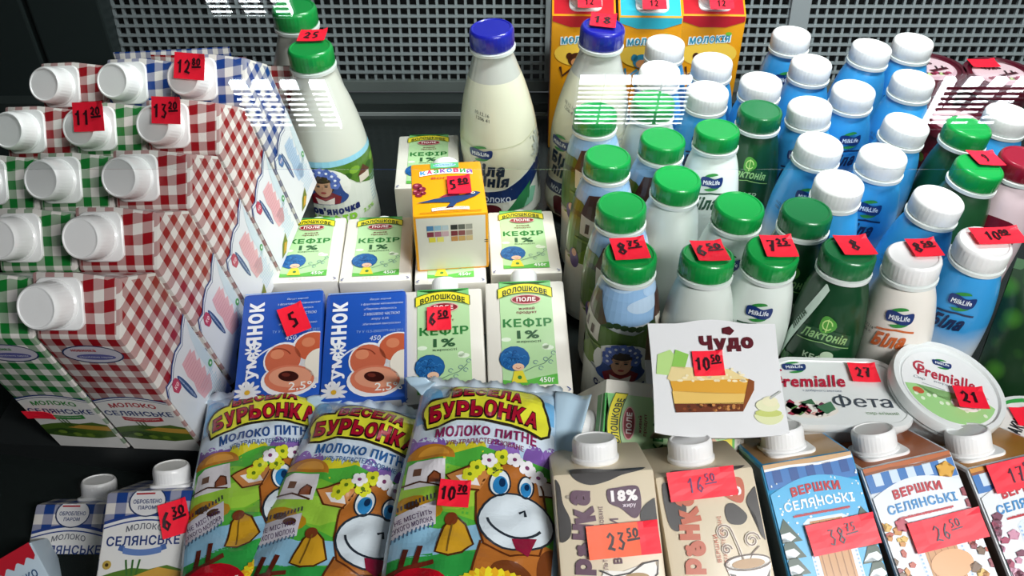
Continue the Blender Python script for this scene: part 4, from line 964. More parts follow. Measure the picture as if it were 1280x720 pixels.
def girl(a, cx, cy, s, l=4):
    a.ell(cx, cy, 20 * s, 16 * s, '#e9ece6', l)
    blob(a, [(cx - 10 * s, cy + 10 * s), (cx, cy + 14 * s), (cx + 10 * s, cy + 10 * s), (cx + 14 * s, cy - 4 * s), (cx + 17 * s, cy - 10 * s), (cx + 10 * s, cy - 15 * s), (cx - 10 * s, cy - 15 * s), (cx - 17 * s, cy - 10 * s), (cx - 13 * s, cy - 3 * s)], '#2c4a8c', l + 1)
    a.poly([(cx - 10 * s, cy - 15 * s), (cx - 12 * s, cy - 9 * s), (cx - 4 * s, cy - 3 * s), (cx + 4 * s, cy - 3 * s), (cx + 12 * s, cy - 9 * s), (cx + 10 * s, cy - 15 * s)], '#7a1626', l + 2)
    a.poly([(cx - 6 * s, cy - 15 * s), (cx - 7 * s, cy - 9 * s), (cx, cy - 12 * s), (cx + 7 * s, cy - 9 * s), (cx + 6 * s, cy - 15 * s)], '#efe6de', l + 3)
    a.ell(cx, cy + 3 * s, 8.5 * s, 10 * s, '#2e2018', l + 3).ell(cx, cy + .5 * s, 6.6 * s, 8.6 * s, '#d0a184', l + 4).ell(cx, cy + 7 * s, 8 * s, 3 * s, '#2e2018', l + 5)
    for sx in (-1, 1): a.ell(cx + sx * 2.7 * s, cy + 1.4 * s, 1.3 * s, .7 * s, '#1c1c22', l + 6, n=10).line([(cx + sx * 1.4 * s, cy + 3 * s), (cx + sx * 4.4 * s, cy + 3 * s)], .5 * s, '#3a281c', l + 6)
    a.ell(cx, cy - 4.2 * s, 2 * s, .9 * s, '#a33236', l + 6, n=12).line([(cx, cy + 1 * s), (cx - .5 * s, cy - 1.6 * s)], .4 * s, '#a87a60', l + 6)
    a.line(arcpts(cx, cy - 7 * s, 6 * s, 200, 340, 8, ry=3 * s), 1.2 * s, '#a32a30', l + 6)
    for i in range(9):
        an = R_(200 - i * 27.5); x = cx + 9.5 * s * math.cos(an); y = cy + 5 * s + 8.5 * s * math.sin(an)
        a.scal(x, y, 3.1 * s, 3.1 * s, 5, .22, '#3f59a8' if i % 2 else '#5a74c4', l + 7).ell(x, y, 1 * s, 1 * s, '#dfe6f2', l + 8, n=8)
def art_village():
    a = Art(.001)
    a.rect(-80, 80, 84, 122, '#8fb7de', 1).ell(-10, 118, 26, 8, '#aecbe6', 2).ell(22, 100, 20, 6, '#b6cfe6', 2).ell(40, 110, 20, 6, '#a9c8e6', 2).rect(-80, 80, 113, 125, '#c6d6e4', 2)
    a.poly([(-80, 40), (-80, 92), (-50, 96), (-34, 90), (-14, 80), (10, 76), (34, 82), (60, 92), (80, 88), (80, 40)], '#4a6c22', 3)
    for i in range(22): a.ell(-70 + i * 6.5, 84 - abs((i % 7) - 3), 4, 2.6, '#2a4420', 4, n=8)
    for sx in (-34, 44): a.poly([(sx - 14, 84), (sx - 8, 104), (sx + 6, 106), (sx + 20, 84), (sx + 14, 80)], '#4a2c22', 5).poly([(sx - 10, 68), (sx - 12, 86), (sx + 14, 80), (sx + 14, 64)], '#ddd9cc', 6).rect(sx - 5, sx - 1, 70, 79, '#4a3020', 7).rect(sx + 4, sx + 8, 68, 76, '#4a3020', 7).line([(sx - 16, 62), (sx + 18, 60)], 2, '#6a8a34', 7)
    a.poly([(-80, 0), (-80, 34), (-40, 42), (-20, 36), (20, 36), (40, 44), (80, 34), (80, 0)], '#dfe3dc', 4)
    a.poly([(-60, 36), (-44, 46), (-30, 60), (-18, 50), (-26, 38)], '#6a8c2c', 5)
    girl(a, 2, 48, 1.25, 6)
    a.text("Слов'яночка", 2, 23, 46, 7, '#1c2a66', 6, bold=.06, arc=-2).text('ЙОГУРТ', 2, 12, 26, 6, '#7aa83a', 6, bold=.04)
    a.ell(-48, 40, 6, 10, '#5a4a8a', 6, rot=10).ell(-48, 46, 3, 4, '#d8a898', 7)
    return a
def art_line(ink, ink2=None, wave=None, lg=True, dx=0):
    def f():
        a = Art(.001)
        if wave: a.poly([(-80, 0), (-80, 80), (-30, 66), (-10, 44), (10, 36), (40, 44), (80, 80), (80, 0)], wave, 1)
        for o in (0, 94) if dx == 0 else (dx,):
            if lg: logo(a, o + 2, 125, .95)
            a.text('Біла', o - 2, 105, 26, 13, ink, 4, shear=.35, bold=.05, slope=3).text('лінія', o + 3, 56, 32, 12, ink, 4, shear=.35, bold=.05, slope=3)
            a.line([(o - 14, 112), (o + 2, 115), (o + 16, 114)], 1.6, ink, 4)
        a.text('10.12.16', -22, 110, 11, 2.4, '#4a4a4a', 3).text('1206 41', -22, 106, 9, 2.4, '#4a4a4a', 3)
        return a
    return f
def art_dark():
    a = Art(.001)
    a.scal(0, 92, 7, 7, 3, .1, '#4f9a3a', 2).line(arcpts(0, 92, 4, 0, 330, 10), 1, '#bfe08a', 3).line([(0, 86), (0, 97)], .8, '#bfe08a', 3)
    a.poly(band(-22, 22, 74, 4, 10), '#1c4a2c', 2).text('Лактонія', 0, 80, 38, 8, '#8cba7a', 4, shear=.3, bold=.03, arc=3).line([(-22, 73), (0, 77), (22, 73)], .8, '#7fae6a', 4)
    a.text('КЕФІР', 0, 62, 24, 6, '#a9c2a4', 4, bold=.03)
    for i in range(8): a.ell(-50 + i * 14, 42 + 6 * math.sin(i), 9, 6, ('#1f5a2a', '#2f7a30')[i % 2], 2)
    return a
def art_swoosh():
    a = art_dark(); a.poly([(-44, 40), (-36, 40), (-8, 118), (-14, 122)], '#cfe3d6', 5).text('лінія', -26, 86, 20, 6, '#1c4a2c', 7, rot=70, bold=.04)
    a.ell(6, 66, 5, 4, '#b9d0b4', 5)
    return a
def art_red():
    a = Art(.001); blob(a, [(-26, 96), (-10, 104), (14, 102), (24, 90), (20, 76), (2, 66), (-18, 72), (-28, 84)], '#6a1226', 2); a.line([(-16, 84), (-8, 88), (0, 84), (8, 89), (17, 87)], 2.2, '#c98a96', 4)
    a.poly([(-80, 0), (-80, 40), (0, 30), (80, 44), (80, 0)], '#a3324a', 1); return a
def art_label():
    a = Art(.001); a.rect(-24, 8, 44, 104, '#c9cfc2', 2).line([(-24, 44), (8, 44), (8, 104), (-24, 104)], 1, '#6a7a5a', 3, True)
    a.text('лікувальний', -8, 74, 46, 8, '#7a3a34', 4, rot=80, bold=.02).text('кефір', -17, 70, 24, 6, '#7a4a40', 4, rot=80); return a
def art_veg():
    a = Art(.001); a.rect(-80, 80, 0, 104, '#dfe2da', 1); a.ell(-10, 96, 12, 8, '#5aa02c', 2).text('Біо', -6, 84, 24, 10, '#20301c', 4, bold=.05)
    for i in range(14): a.ell(-50 + i * 8, 56 + 10 * math.sin(i * 1.7), 8, 6, ('#3f8a2a', '#2a6a24', '#8a2a24')[i % 3], 3)
    return a
GC = mat('#0b9340', 0.3, coat=0.4); GC2 = mat('#0d6b38', 0.32, coat=0.35); BC = mat('#1a1f9e', 0.3, coat=0.4); RC = mat('#8a0f2a', 0.32, coat=0.3)
MILKW = mat('#d3dcd6', 0.3, coat=0.35, sss=0.15)
B = {}
B['village'] = lambda: bottle('yoghurt_bottle', 'village', SPS, mat('#d9e0e2', 0.3, coat=0.3), GC, .0150, .0192, art_village, vlim=(.004, .145), up=32)
B['blank'] = lambda: bottle('milk_bottle', 'blank', SPS, MILKW, GC, .0150, .0192)
B['white'] = lambda: bottle('kefir_bottle', 'white', SPS, mat('#dbe5df', 0.3, coat=0.35), GC, .0150, .0192, art_line('#1d4a34', wave='#1f4a30'))
B['dark'] = lambda: bottle('green_kefir_bottle', 'dark', SPS, mat('#0c3d20', 0.28, coat=0.5), GC2, .0150, .0192, art_dark, up=30)
B['swoosh'] = lambda: bottle('green_kefir_bottle', 'swoosh', SPS, mat('#0c3d20', 0.28, coat=0.5), GC2, .0150, .0192, art_swoosh, vlim=(.004, .143), up=22)
B['orange'] = lambda: bottle('ryazhenka_bottle', 'orange', SPS, mat('#e6e2da', 0.3, coat=0.35), WCAP, .0150, .0192, art_line('#c4622c', wave='#a8481c'))
B['blue'] = lambda: bottle('blue_bottle', 'blue', SPS, grad('#d9e2ea', '#3596d6', .072, .100), WCAP, .0150, .0192, art_line('#17264f'))
B['red'] = lambda: bottle('yoghurt_bottle', 'red', SPS, mat('#d9c4c9', 0.3, coat=0.3), RC, .0150, .0192, art_red, up=14)
B['label'] = lambda: bottle('green_bottle', 'label', [(r * .92, z) for r, z in SPS], mat('#0f4a28', 0.28, coat=0.4), GC, .0150, .0192, art_label)
B['veg'] = lambda: bottle('yoghurt_bottle', 'veg', SPS, grad('#cfd6cc', '#1d4a2a', .095, .105), GC, .0150, .0192, art_veg)
PROTO = {}; BOT = []
def put(kind, px, py, label, cat, group, lean=0.0, fwd=0.0, yaw=None, scale=None):
    T = dup(PROTO[kind]) if kind in PROTO else PROTO.setdefault(kind, B[kind]())
    h = T['h']; Yd = PZ(px, py, h).y
    s = scale if scale else 1.0 + max(0, (Yd - 0.5)) * 0.06
    zt = h * s * math.cos(R_(lean)) * math.cos(R_(fwd)) + 0.024 * s * abs(math.sin(R_(lean))) + .0005
    c = PZ(px, py, zt)
    if yaw is None: yaw = -math.degrees(math.atan2(c.x, c.y)) * 0.9
    R = Matrix.Rotation(R_(lean), 4, 'Y') @ Matrix.Rotation(R_(fwd), 4, 'X') @ Matrix.Rotation(R_(yaw), 4, 'Z') @ Matrix.Scale(s, 4)
    M = Matrix.Translation(c - R.to_3x3() @ Vector((0, 0, h))) @ R
    T.matrix_world = M; setp(T, label, cat, group)
    n = (R.to_3x3() @ Vector((0, 0, 1))).normalized()
    BOT.append((kind, px, py, M.translation.copy(), c.copy()))
    return T, c, n
gv = 'green capped bottles printed with a village scene'; gw = 'green capped white bottles'; gb = 'blue bottles with white screw caps'; gd = 'dark green kefir bottles'
TOPS = {}
for key, kind, px, py, lab, cat, grp, lean, fwd in [
    ('L1', 'village', 788, 316, 'village-scene bottle with a green cap and the price 8.75, front left of the bottles', 'yoghurt bottle', gv, 0, 0),
    ('L2', 'village', 777, 255, 'village-scene bottle directly behind the one priced 8.75', 'yoghurt bottle', gv, -1, 0),
    ('L3', 'village', 760, 194, 'village-scene bottle third from the front in the left-hand row', 'yoghurt bottle', gv, -2, 0),
    ('L4', 'village', 744, 139, 'village-scene bottle rearmost in the left-hand row under the lamp reflection', 'yoghurt bottle', gv, -2, 0),
    ('L5', 'village', 829, 172, 'village-scene bottle right of the left-hand row, behind the clear-banded cap', 'yoghurt bottle', gv, 0, 0),
    ('W0', 'blank', 817, 124, 'white bottle with a green cap rearmost, under the lamp reflection', 'milk bottle', gw, 0, 0),
    ('W1', 'blank', 847, 222, 'plain white bottle whose green cap has a clear band and no price tag', 'milk bottle', gw, 1, 0),
    ('W2', 'blank', 885, 317, 'plain white bottle with the price 6.50 behind the cheesecake pack', 'milk bottle', gw, 2, 0),
    ('W4', 'white', 897, 160, 'white lettered bottle with a green cap left of the dark green bottle', 'kefir bottle', gw, 0, 0),
    ('W3', 'white', 925, 256, 'white lettered bottle with a green cap behind the one priced 7.25', 'kefir bottle', gw, 1, 0),
    ('W5', 'white', 966, 313, 'white lettered bottle with a green cap and the price 7.25', 'kefir bottle', gw, 2, 0),
    ('G1', 'dark', 951, 136, 'dark green bottle rearmost of the dark green ones, between white caps', 'kefir bottle', gd, 0, 0),
    ('G2', 'dark', 1009, 262, 'dark green bottle without a tag behind the tagged dark green one', 'kefir bottle', gd, 2, 0),
    ('G3', 'swoosh', 1062, 312, 'dark green bottle with a white swoosh and a red price tag', 'kefir bottle', gd, 6, 0),
    ('O1', 'orange', 1143, 318, 'white capped bottle with orange lettering and the price 8.50', 'ryazhenka bottle', None, 4, 0),
    ('B1', 'blue', 1232, 302, 'blue bottle with the wide price tag 10.00 on its white cap', 'milk bottle', gb, 7, 0),
    ('B2', 'blue', 1175, 247, 'blue bottle behind the orange lettered one', 'milk bottle', gb, 6, 0),
    ('B3', 'blue', 1135, 153, 'blue bottle right of the pack, third from the back in the right-hand row', 'milk bottle', gb, 3, 0),
    ('B4', 'blue', 1105, 192, 'blue bottle fourth from the back in the right-hand row', 'milk bottle', gb, 3, 0),
    ('B5', 'blue', 1050, 227, 'blue bottle nearest behind the dark green bottles', 'milk bottle', gb, 2, 0),
    ('B6', 'blue', 1026, 178, 'blue bottle second behind the dark green bottles', 'milk bottle', gb, 2, 0),
    ('B7', 'blue', 1013, 131, 'blue bottle third behind the dark green bottles', 'milk bottle', gb, 1, 0),
    ('B8', 'blue', 1068, 111, 'blue bottle in the middle of the blue ones, between both rows', 'milk bottle', gb, 2, 0),
    ('B9', 'blue', 1143, 97, 'blue bottle second from the back in the right-hand row', 'milk bottle', gb, 3, 0),
    ('B10', 'blue', 1015, 77, 'blue bottle second from the back in the middle row', 'milk bottle', gb, 1, 0),
    ('B11', 'blue', 990, 41, 'blue bottle farthest back at the steel bar of the grille', 'milk bottle', gb, 0, 0),
    ('B12', 'blue', 1091, 57, 'blue bottle at the back, left of the rearmost of the right-hand row', 'milk bottle', gb, 3, 0),
    ('B13', 'blue', 1143, 50, 'blue bottle rearmost in the right-hand row beside the cherry tubs', 'milk bottle', gb, 3, 0),
    ('B14', 'blue', 952, 100, 'blue bottle just behind the rearmost dark green bottle', 'milk bottle', gb, 0, 0),
    ('B15', 'blue', 832, 52, 'blue bottle rearmost in front of the middle orange juice-style carton', 'milk bottle', gb, 0, 0),
    ('B16', 'blue', 825, 86, 'blue bottle second from the back before the middle orange carton', 'milk bottle', gb, 0, 0),
    ('B17', 'blue', 891, 75, 'blue bottle in front of the right orange carton, the rear one', 'milk bottle', gb, 0, 0),
    ('B18', 'blue', 885, 112, 'blue bottle in front of the right orange carton, the nearer one', 'milk bottle', gb, 0, 0),
    ('B19', 'blue', 1262, 140, 'blue bottle at the right edge behind the crimson cap', 'milk bottle', gb, 4, 0),
    ('R1', 'red', 1282, 196, 'pinkish bottle with a crimson cap at the right edge', 'yoghurt bottle', None, 4, 0),
    ('Ga', 'label', 1212, 157, 'dark green bottle with a pale upright label, leaning under the lamp reflection', 'kefir bottle', None, 9, 0),
    ('Gb', 'veg', 1226, 207, 'green capped bottle with the price 9 right of the blue ones', 'yoghurt bottle', None, 7, 0)]:
    yaw = None
    if kind in ('village',) and key != 'L1': yaw = {'L2': 42, 'L3': 40, 'L4': 46, 'L5': 40}[key]
    if kind == 'blue': yaw = {'B5': -40, 'B7': -30, 'B8': -5}.get(key, None)
    TOPS[key] = put(kind, px, py, lab, cat, grp, lean, fwd, yaw)

# tall bottles
def tall_label(a, v0):
    a.rect(-130, 130, 0, 80, '#dfe6dc', 1).rect(-130, 130, 80, 90, '#8fcbe2', 2)
    a.poly([(-130, 40), (-130, 84), (130, 84), (130, 40), (60, 48), (34, 60), (22, 72), (-22, 72), (-34, 60), (-60, 44)], '#4d7a24', 3)
    for i in range(26): a.ell(-120 + i * 9.6, 70 + 6 * math.sin(i * 2.1), 6, 4, ('#2f5a1c', '#79a636', '#c9c06a')[i % 3], 4, n=9)
    for sx in (-42, 44): a.poly([(sx - 9, 66), (sx, 76), (sx + 9, 66)], '#5a3022', 5).rect(sx - 7, sx + 7, 58, 66, '#d9d2c2', 5)
    girl(a, 0, 62, 1.35, 6)
    a.text("Слов'яночка", 2, 35, 62, 9, '#1c2a66', 6, bold=.07, arc=-2).text('КЕФІР', 6, 22, 44, 12, '#86c83c', 6, bold=.05).text('2,5%', 44, 24, 16, 5, '#9ad05a', 6, bold=.03)
    for i in range(8): a.line([(52, 56 - i * 4), (66, 56 - i * 4)], 1, '#9ab8c8', 4)
    a.items = [([(x, y + (14 if y > 3 else 0)) for x, y in p], f, c, l) for p, f, c, l in a.items]
    return a
def tall_blue(a, v0):
    logo(a, -22, 74, 1.0, 4)
    a.text('Біла', -16, 56, 34, 16, '#12233a', 5, bold=.06, shear=.2).text('лінія', -14, 42, 38, 14, '#12233a', 5, bold=.06, shear=.2)
    a.poly([(-130, 0), (-130, 24), (-40, 26), (0, 34), (30, 50), (60, 66), (60, 30), (130, 20), (130, 0)], '#d7ddd2', 2)
    a.poly([(-130, 12), (-130, 28), (-40, 24), (0, 32), (30, 48), (62, 66), (62, 40), (40, 34), (20, 20), (-40, 12)], '#122a5c', 3)
    a.text('МОЛОКО', -12, 20, 34, 6, '#c9d4e2', 5, bold=.03).poly([(0, 6), (14, 22), (30, 34), (26, 16), (18, 6)], '#2f7a4a', 5).poly([(18, 6), (30, 26), (38, 22), (30, 8)], '#7ab89a', 5).ell(-14, 8, 9, 6, '#5a1a22', 5)
    a.line([(-60, 82), (-20, 79), (20, 82), (60, 92)], .7, '#b9bd9c', 2)
    random.seed(5)
    for i in range(150): a.ell(random.gauss(44, 5), random.gauss(70, 6), 1.4, 1.2, '#b3bab2', 3, n=6)
    a.rect(44, 58, 14, 40, '#a3aca6', 4)
    for i in range(6): a.line([(45 + 2.2 * i, 16), (45 + 2.2 * i, 38)], .9, '#3a4440', 5)
    a.items = [([(x, y + (17 if y > 3 else 0)) for x, y in p], f, c, l) for p, f, c, l in a.items]
    a.text('10.12.16', -20, 132, 17, 3.4, '#3c403a', 3, slope=-3).text('1206 41', -19, 127, 15, 3.4, '#3c403a', 3, slope=-3)
    return a
def tall(name, key, body, cap, artf, neck):
    return bottle(name, key, TPS, body, cap, .017, .0205, (lambda: artf(Art(.001), 0)), neck=neck, R=.0385, vlim=(.004, .155))
TG = tall('tall_kefir_bottle', 'tg', mat('#cfd2c8', 0.32, coat=0.3), GC, tall_label, None)
TB = tall('tall_milk_bottle', 'tb', mat('#d5d6c0', 0.28, coat=0.4), BC, tall_blue, (mat('#b9bcb6', 0.2, coat=0.6), .158))
def put_tall(T, px, py, lean, fwd, yaw, s, label, cat, grp):
    h = T['h']; zt = h * s * math.cos(R_(lean)) * math.cos(R_(fwd)) + .03 * s * (abs(math.sin(R_(lean))) + abs(math.sin(R_(fwd)))) + .0005; c = PZ(px, py, zt)
    R = Matrix.Rotation(R_(lean), 4, 'Y') @ Matrix.Rotation(R_(fwd), 4, 'X') @ Matrix.Rotation(R_(yaw), 4, 'Z') @ Matrix.Scale(s, 4)
    M = Matrix.Translation(c - R.to_3x3() @ Vector((0, 0, h))) @ R
    T.matrix_world = M; setp(T, label, cat, grp); BOT.append(('tall', px, py, M.translation.copy(), c.copy())); return T, c, (R.to_3x3() @ Vector((0, 0, 1))).normalized()
T1 = put_tall(TG, 387, 58, -2, 1, -6, 1.0, 'tall bottle with a green cap and a red tag on it, nearer of the two', 'kefir bottle', 'tall green capped bottles')
T2 = put_tall(dup(TG), 367, 8, -1, 0, 40, 1.04, 'tall bottle with a green cap cut by the upper picture edge', 'kefir bottle', 'tall green capped bottles')
T3 = put_tall(TB, 614, 34, -3, 2, 6, 1.02, 'tall milk bottle with a blue cap and no tag, standing alone by the grille', 'milk bottle', 'tall blue capped bottles')
T4 = put_tall(dup(TB), 754, 32, 0, 1, -20, 1.02, 'tall milk bottle with a blue cap and a red tag before the orange cartons', 'milk bottle', 'tall blue capped bottles')

# bases are nudged apart (each bottle then leans a touch about its cap) so that no two bodies run into each other
RAD = lambda k: .0412 if k == 'tall' else .0285
ent = list(TOPS.values()) + [T1, T2, T3, T4]
bs = [b[3].copy() for b in BOT]; ANC = (0, len(bs) - 4, len(bs) - 2)
for it in range(150):
    for i in range(len(bs)):
        for j in range(i):
            dv = bs[i].xy - bs[j].xy; need = RAD(BOT[i][0]) + RAD(BOT[j][0]); L = dv.length
            if L < need:
                wi = 0 if i in ANC else 1; wj = 0 if j in ANC else 1; mv = dv / L * (need - L) / max(1, wi + wj); bs[i].x += mv.x * wi; bs[i].y += mv.y * wi; bs[j].x -= mv.x * wj; bs[j].y -= mv.y * wj
bs[-4].x = max(bs[-4].x, -.192); new = []
for (T, c, n), base in zip(ent, bs):
    old = (T.matrix_world.translation - c).normalized(); ax = (base - c).normalized(); L = (T.matrix_world.translation - c).length
    q = old.rotation_difference(ax).to_matrix().to_4x4()
    T.matrix_world = Matrix.Translation(c) @ q @ Matrix.Translation(-c) @ T.matrix_world
    new.append((T, c, -ax))
for k, t in zip(list(TOPS), new): TOPS[k] = t
T1, T2, T3, T4 = new[-4:]
# ---------------------------------------------------------------- orange cartons at the back
QW, QD, QHf = 0.070, 0.062, 0.165; QHb = 0.195
def orange(kind):
    top = '#c21e2c' if kind == 0 else '#35b6cf'; m = mat('#e39a12', 0.3, coat=0.3); sd = mat('#a8151f' if kind == 0 else '#2a8fb0', 0.35, coat=0.2)
    T = carton('flavoured_milk_carton', QW, QD, QHf, QHb, [m, sd, mat(top, 0.3, coat=0.3), sd], capx=0.0, capt=0.35, capr=0.0155, caph=0.014)
    a = Art(QW / 100); h = QHf / QW * 100
    a.poly([(-50, h + 2), (-50, h - 8), (-20, h - 18), (20, h - 18), (50, h - 8), (50, h + 2)], top, 1)
    a.ell(0, h - 62, 44, 22, '#f2c84a', 1)
    a.text('МОЛОКІЯ', -2, h - 38, 66, 14, '#e9f6fa', 3, bold=.13, slope=5).text('МОЛОКІЯ', -2, h - 38, 62, 11, '#2a8fb4', 4, bold=.04, slope=5).ell(26, h - 28, 5, 3, '#7cc23a', 5)
    c = '#4a2414' if kind == 0 else '#2f7fa0'
    a.ell(-8, h - 72, 14, 12, c, 3).ell(-20, h - 66, 5, 6, c, 3).ell(6, h - 64, 5, 6, c, 3).ell(-8, h - 76, 9, 7, '#c98a5a', 4).line([(-14, h - 86), (-30, h - 100), (-34, h - 84)], 4, c, 3).line([(4, h - 84), (24, h - 94), (34, h - 80)], 4, c, 3).ell(-6, h - 104, 14, 18, c, 3)
    front_print(T, a, key='orange%d' % kind); return T
q0 = orange(0); q1 = orange(1); q2 = dup(q0)
QPOS = []
for T, px, py, lab in ((q0, 731, 20, 'orange and red flavoured milk carton behind the tagged blue cap, leftmost'), (q1, 815, 22, 'orange flavoured milk carton with a turquoise top, middle one'), (q2, 894, 20, 'orange and red flavoured milk carton rightmost, with its name fully visible')):
    c = PZ(px, py, QHf + .001); place(T, Matrix.Translation((c.x, c.y + QD / 2, .001)) @ Matrix.Rotation(R_(-1.5), 4, 'Z'), lab, 'milk carton', 'orange flavoured milk cartons at the back'); QPOS.append(c)

# ---------------------------------------------------------------- cherry tubs, right back corner
def tub_cherry(px, py, z0, layers, label, R=.041, tagit=False):
    hgt = .030 * layers
    c = PZ(px, py, z0 + hgt)
    T = empty('cherry_yoghurt_tub', Matrix.Translation((c.x, c.y, z0))); setp(T, label, 'yoghurt tub', 'dark cherry yoghurt tubs')
    dk = mat('#4e0a1e', 0.3, coat=0.3)
    MB().lathe([(R * .78, 0), (R * .80, .002), (R * .92, hgt * .85), (R * .93, hgt * .9)], 56).build('cup', mat('#3a0a18', 0.35), T, smooth=True)
    MB().lathe([(R * .94, hgt * .80), (R, hgt * .82), (R * 1.01, hgt * .95), (R * .97, hgt), (R * .86, hgt), (R * .84, hgt - .002), (.0001, hgt - .002)], 64).build('lid', dk, T, smooth=True, angle=40)
    a = Art(R / 50)
    a.ell(0, 0, 36, 36, '#c9a5b0', 1, n=40).ell(0, 4, 34, 30, '#d9bcc4', 2, n=36).text('Чудо', -6, 14, 28, 9, '#3a0f1c', 4, bold=.07, slope=2).poly([(-4, -6), (24, 4), (26, -2), (0, -12)], '#4a1020', 4).text('11', 14, 2, 12, 10, '#2a1016', 5, bold=.04)
    for i in range(8): a.scal(-18 + 5.6 * i, -16 + 2 * math.sin(i * 2), 4, 4, 6, .15, ('#8a1a3a', '#a33a5a', '#b9c98a')[i % 3], 3)
    link('lid_print', a.mesh('lid_print', lambda u, v, l: (u, v, hgt - .0018 + l)), T)
    b_ = Art(.001)
    b_.rect(-70, 70, 2, hgt * 780, '#5a0f26', 1).text('Чудо', 0, hgt * 450, 34, 12, '#e9d9de', 3, bold=.06).text('вишня', 22, hgt * 200, 18, 5, '#d9b0ba', 3)
    for i in range(16): b_.scal(-66 + 9 * i, hgt * 300 + 6 * math.sin(i * 3), 5, 5, 6, .15, ('#8a1a34', '#3a0a18', '#5a8a2a')[i % 3], 2)
    link('cup_print', b_.mesh('cup_print', lambda u, v, l: ((R * (.80 + .12 * v / hgt) + .0006 + l) * math.sin(u / R), -(R * (.80 + .12 * v / hgt) + .0006 + l) * math.cos(u / R), v), us=frange(-.07, .07, .004), clip=(-.07, .07, .001, hgt * .8)), T)
    return T, c
ct1 = tub_cherry(1163, 84, .0, 3, 'dark cherry tub without a tag, partly behind the white caps')
ct2 = tub_cherry(1250, 90, .0, 3, 'dark cherry tub with a red tag stuck on its lid')
tub_cherry(1196, 150, .0, 2, 'lower dark cherry tub in front, striped by the lamp reflection', R=.036)

# ---------------------------------------------------------------- cheesecake pack
T = empty('cheesecake_yoghurt_pack'); m = MB(); CWd = .0865; CH = .0765; n = 14
def edge(v): return 1
out = [(-CWd / 2 + .001 * math.sin(PI * i / n), CH * (1 - i / n)) for i in range(n + 1)] + [(-CWd / 2 + CWd * i / n, -.0035 * math.sin(PI * i / n) ** .6 if i not in (0, n) else 0) for i in range(1, n)] + [(CWd / 2 - .001 * math.sin(PI * i / n), CH * i / n) for i in range(n + 1)] + [(CWd / 2 - CWd * i / n, CH + .003 * math.sin(PI * min(1, max(0, (i / n - .25) / .5)))) for i in range(1, n)]
k = len(out)
m.add([(x, -.0006, z) for x, z in out] + [(x, .0006, z) for x, z in out], [tuple(range(k)), tuple(range(2 * k - 1, k - 1, -1))] + [(i, k + i, k + (i + 1) % k, (i + 1) % k) for i in range(k)])
m.build('sleeve_front', mat('#e6e8ea', .3, coat=.3), T)
def fold(z0, z1, name):
    q = MB(); q.add([(-CWd / 2, -.0004, z0), (CWd / 2, -.0004, z0), (CWd / 2 * .93, .045, z1), (-CWd / 2 * .93, .045, z1), (-CWd / 2, .0008, z0 - .0008), (CWd / 2, .0008, z0 - .0008), (CWd / 2 * .93, .045, z1 - .0008), (-CWd / 2 * .93, .045, z1 - .0008)], [(0, 1, 2, 3), (7, 6, 5, 4), (0, 4, 5, 1), (1, 5, 6, 2), (2, 6, 7, 3), (3, 7, 4, 0)]); q.build(name, mat('#6a5236', .4, var=.4, bscale=70), T)
fold(.001, .010, 'sleeve_bottom'); fold(CH, CH - .008, 'sleeve_top')
MB().box(-CWd / 2 * .93, CWd / 2 * .93, .0445, .0455, .010, CH - .009).build('sleeve_back', mat('#d9dcde', .3), T)
for sx in (-.021, .021):
    MB().lathe([(.0195, .002), (.0165, .040), (.016, .042)], 40, M=Matrix.Translation((sx, .001, CH * .5)) @ Matrix.Rotation(-PI / 2, 4, 'X')).build('cup', mat('#cfd2d0', .35), T, smooth=True, angle=40)
a = Art(CWd / 100); h = 88
a.text('Чудо', 10, h - 17, 42, 15, '#5a1522', 3, bold=.07, slope=2).scal(12, h - 6, 4, 3, 5, .3, '#5a1522', 3)
a.poly([(-46, 46), (-44, 62), (-34, 66), (-26, 54), (-30, 44)], '#b9dd8a', 2).poly([(-34, 52), (-30, 66), (-20, 62), (-24, 50)], '#8fc85a', 3)
a.poly([(-38, 42), (-34, 52), (10, 50), (27, 40), (25, 34), (-30, 36)], '#e9d59a', 3).poly([(-36, 40), (-32, 22), (18, 22), (25, 34), (24, 42)], '#e0a63a', 4).poly([(-35, 32), (-34, 22), (18, 22), (22, 30), (-10, 30)], '#e8c26a', 5).poly([(-34, 22), (-33, 15), (17, 16), (18, 23)], '#6a3218', 5).poly([(18, 23), (17, 16), (27, 33), (28, 40), (24, 42)], '#8a4a20', 6)
random.seed(2)
for i in range(30): a.ell(random.uniform(-31, 16), random.uniform(16, 21), 1.4, 1.2, random.choice(['#8a4a24', '#c98a4a', '#4a2412']), 6, n=7)
for i in range(26): a.ell(random.uniform(-32, 22), random.uniform(40, 50), random.uniform(1, 2.6), 1, '#f3e8c4', 5, n=7)
a.ell(36, 15, 10, 3, '#c8d27a', 3).ell(36, 21, 9, 5, '#e6e8c0', 4).ell(36, 14, 11, 8, '#dfe4b4', 2, a0=180, a1=360).ell(38, 24, 6, 4, '#ece9c4', 5).line([(38, 26), (47, 32)], 1.4, '#b9bdb9', 6)
link('sleeve_print', a.mesh('sleeve_print', lambda u, v, l: (u, -.0009 - l, v), clip=(-CWd / 2 + .001, CWd / 2 - .001, 0, CH)), T)
CHEESE_M = pose((0, 0, CH), P(889, 405, .600), 66, -2, ref2=(0, 0, .004), px2=(901, 528))
T.matrix_world = CHEESE_M; setp(T, 'white cardboard twin pack picturing a slice of cheesecake', 'dessert pack')
CHE = T

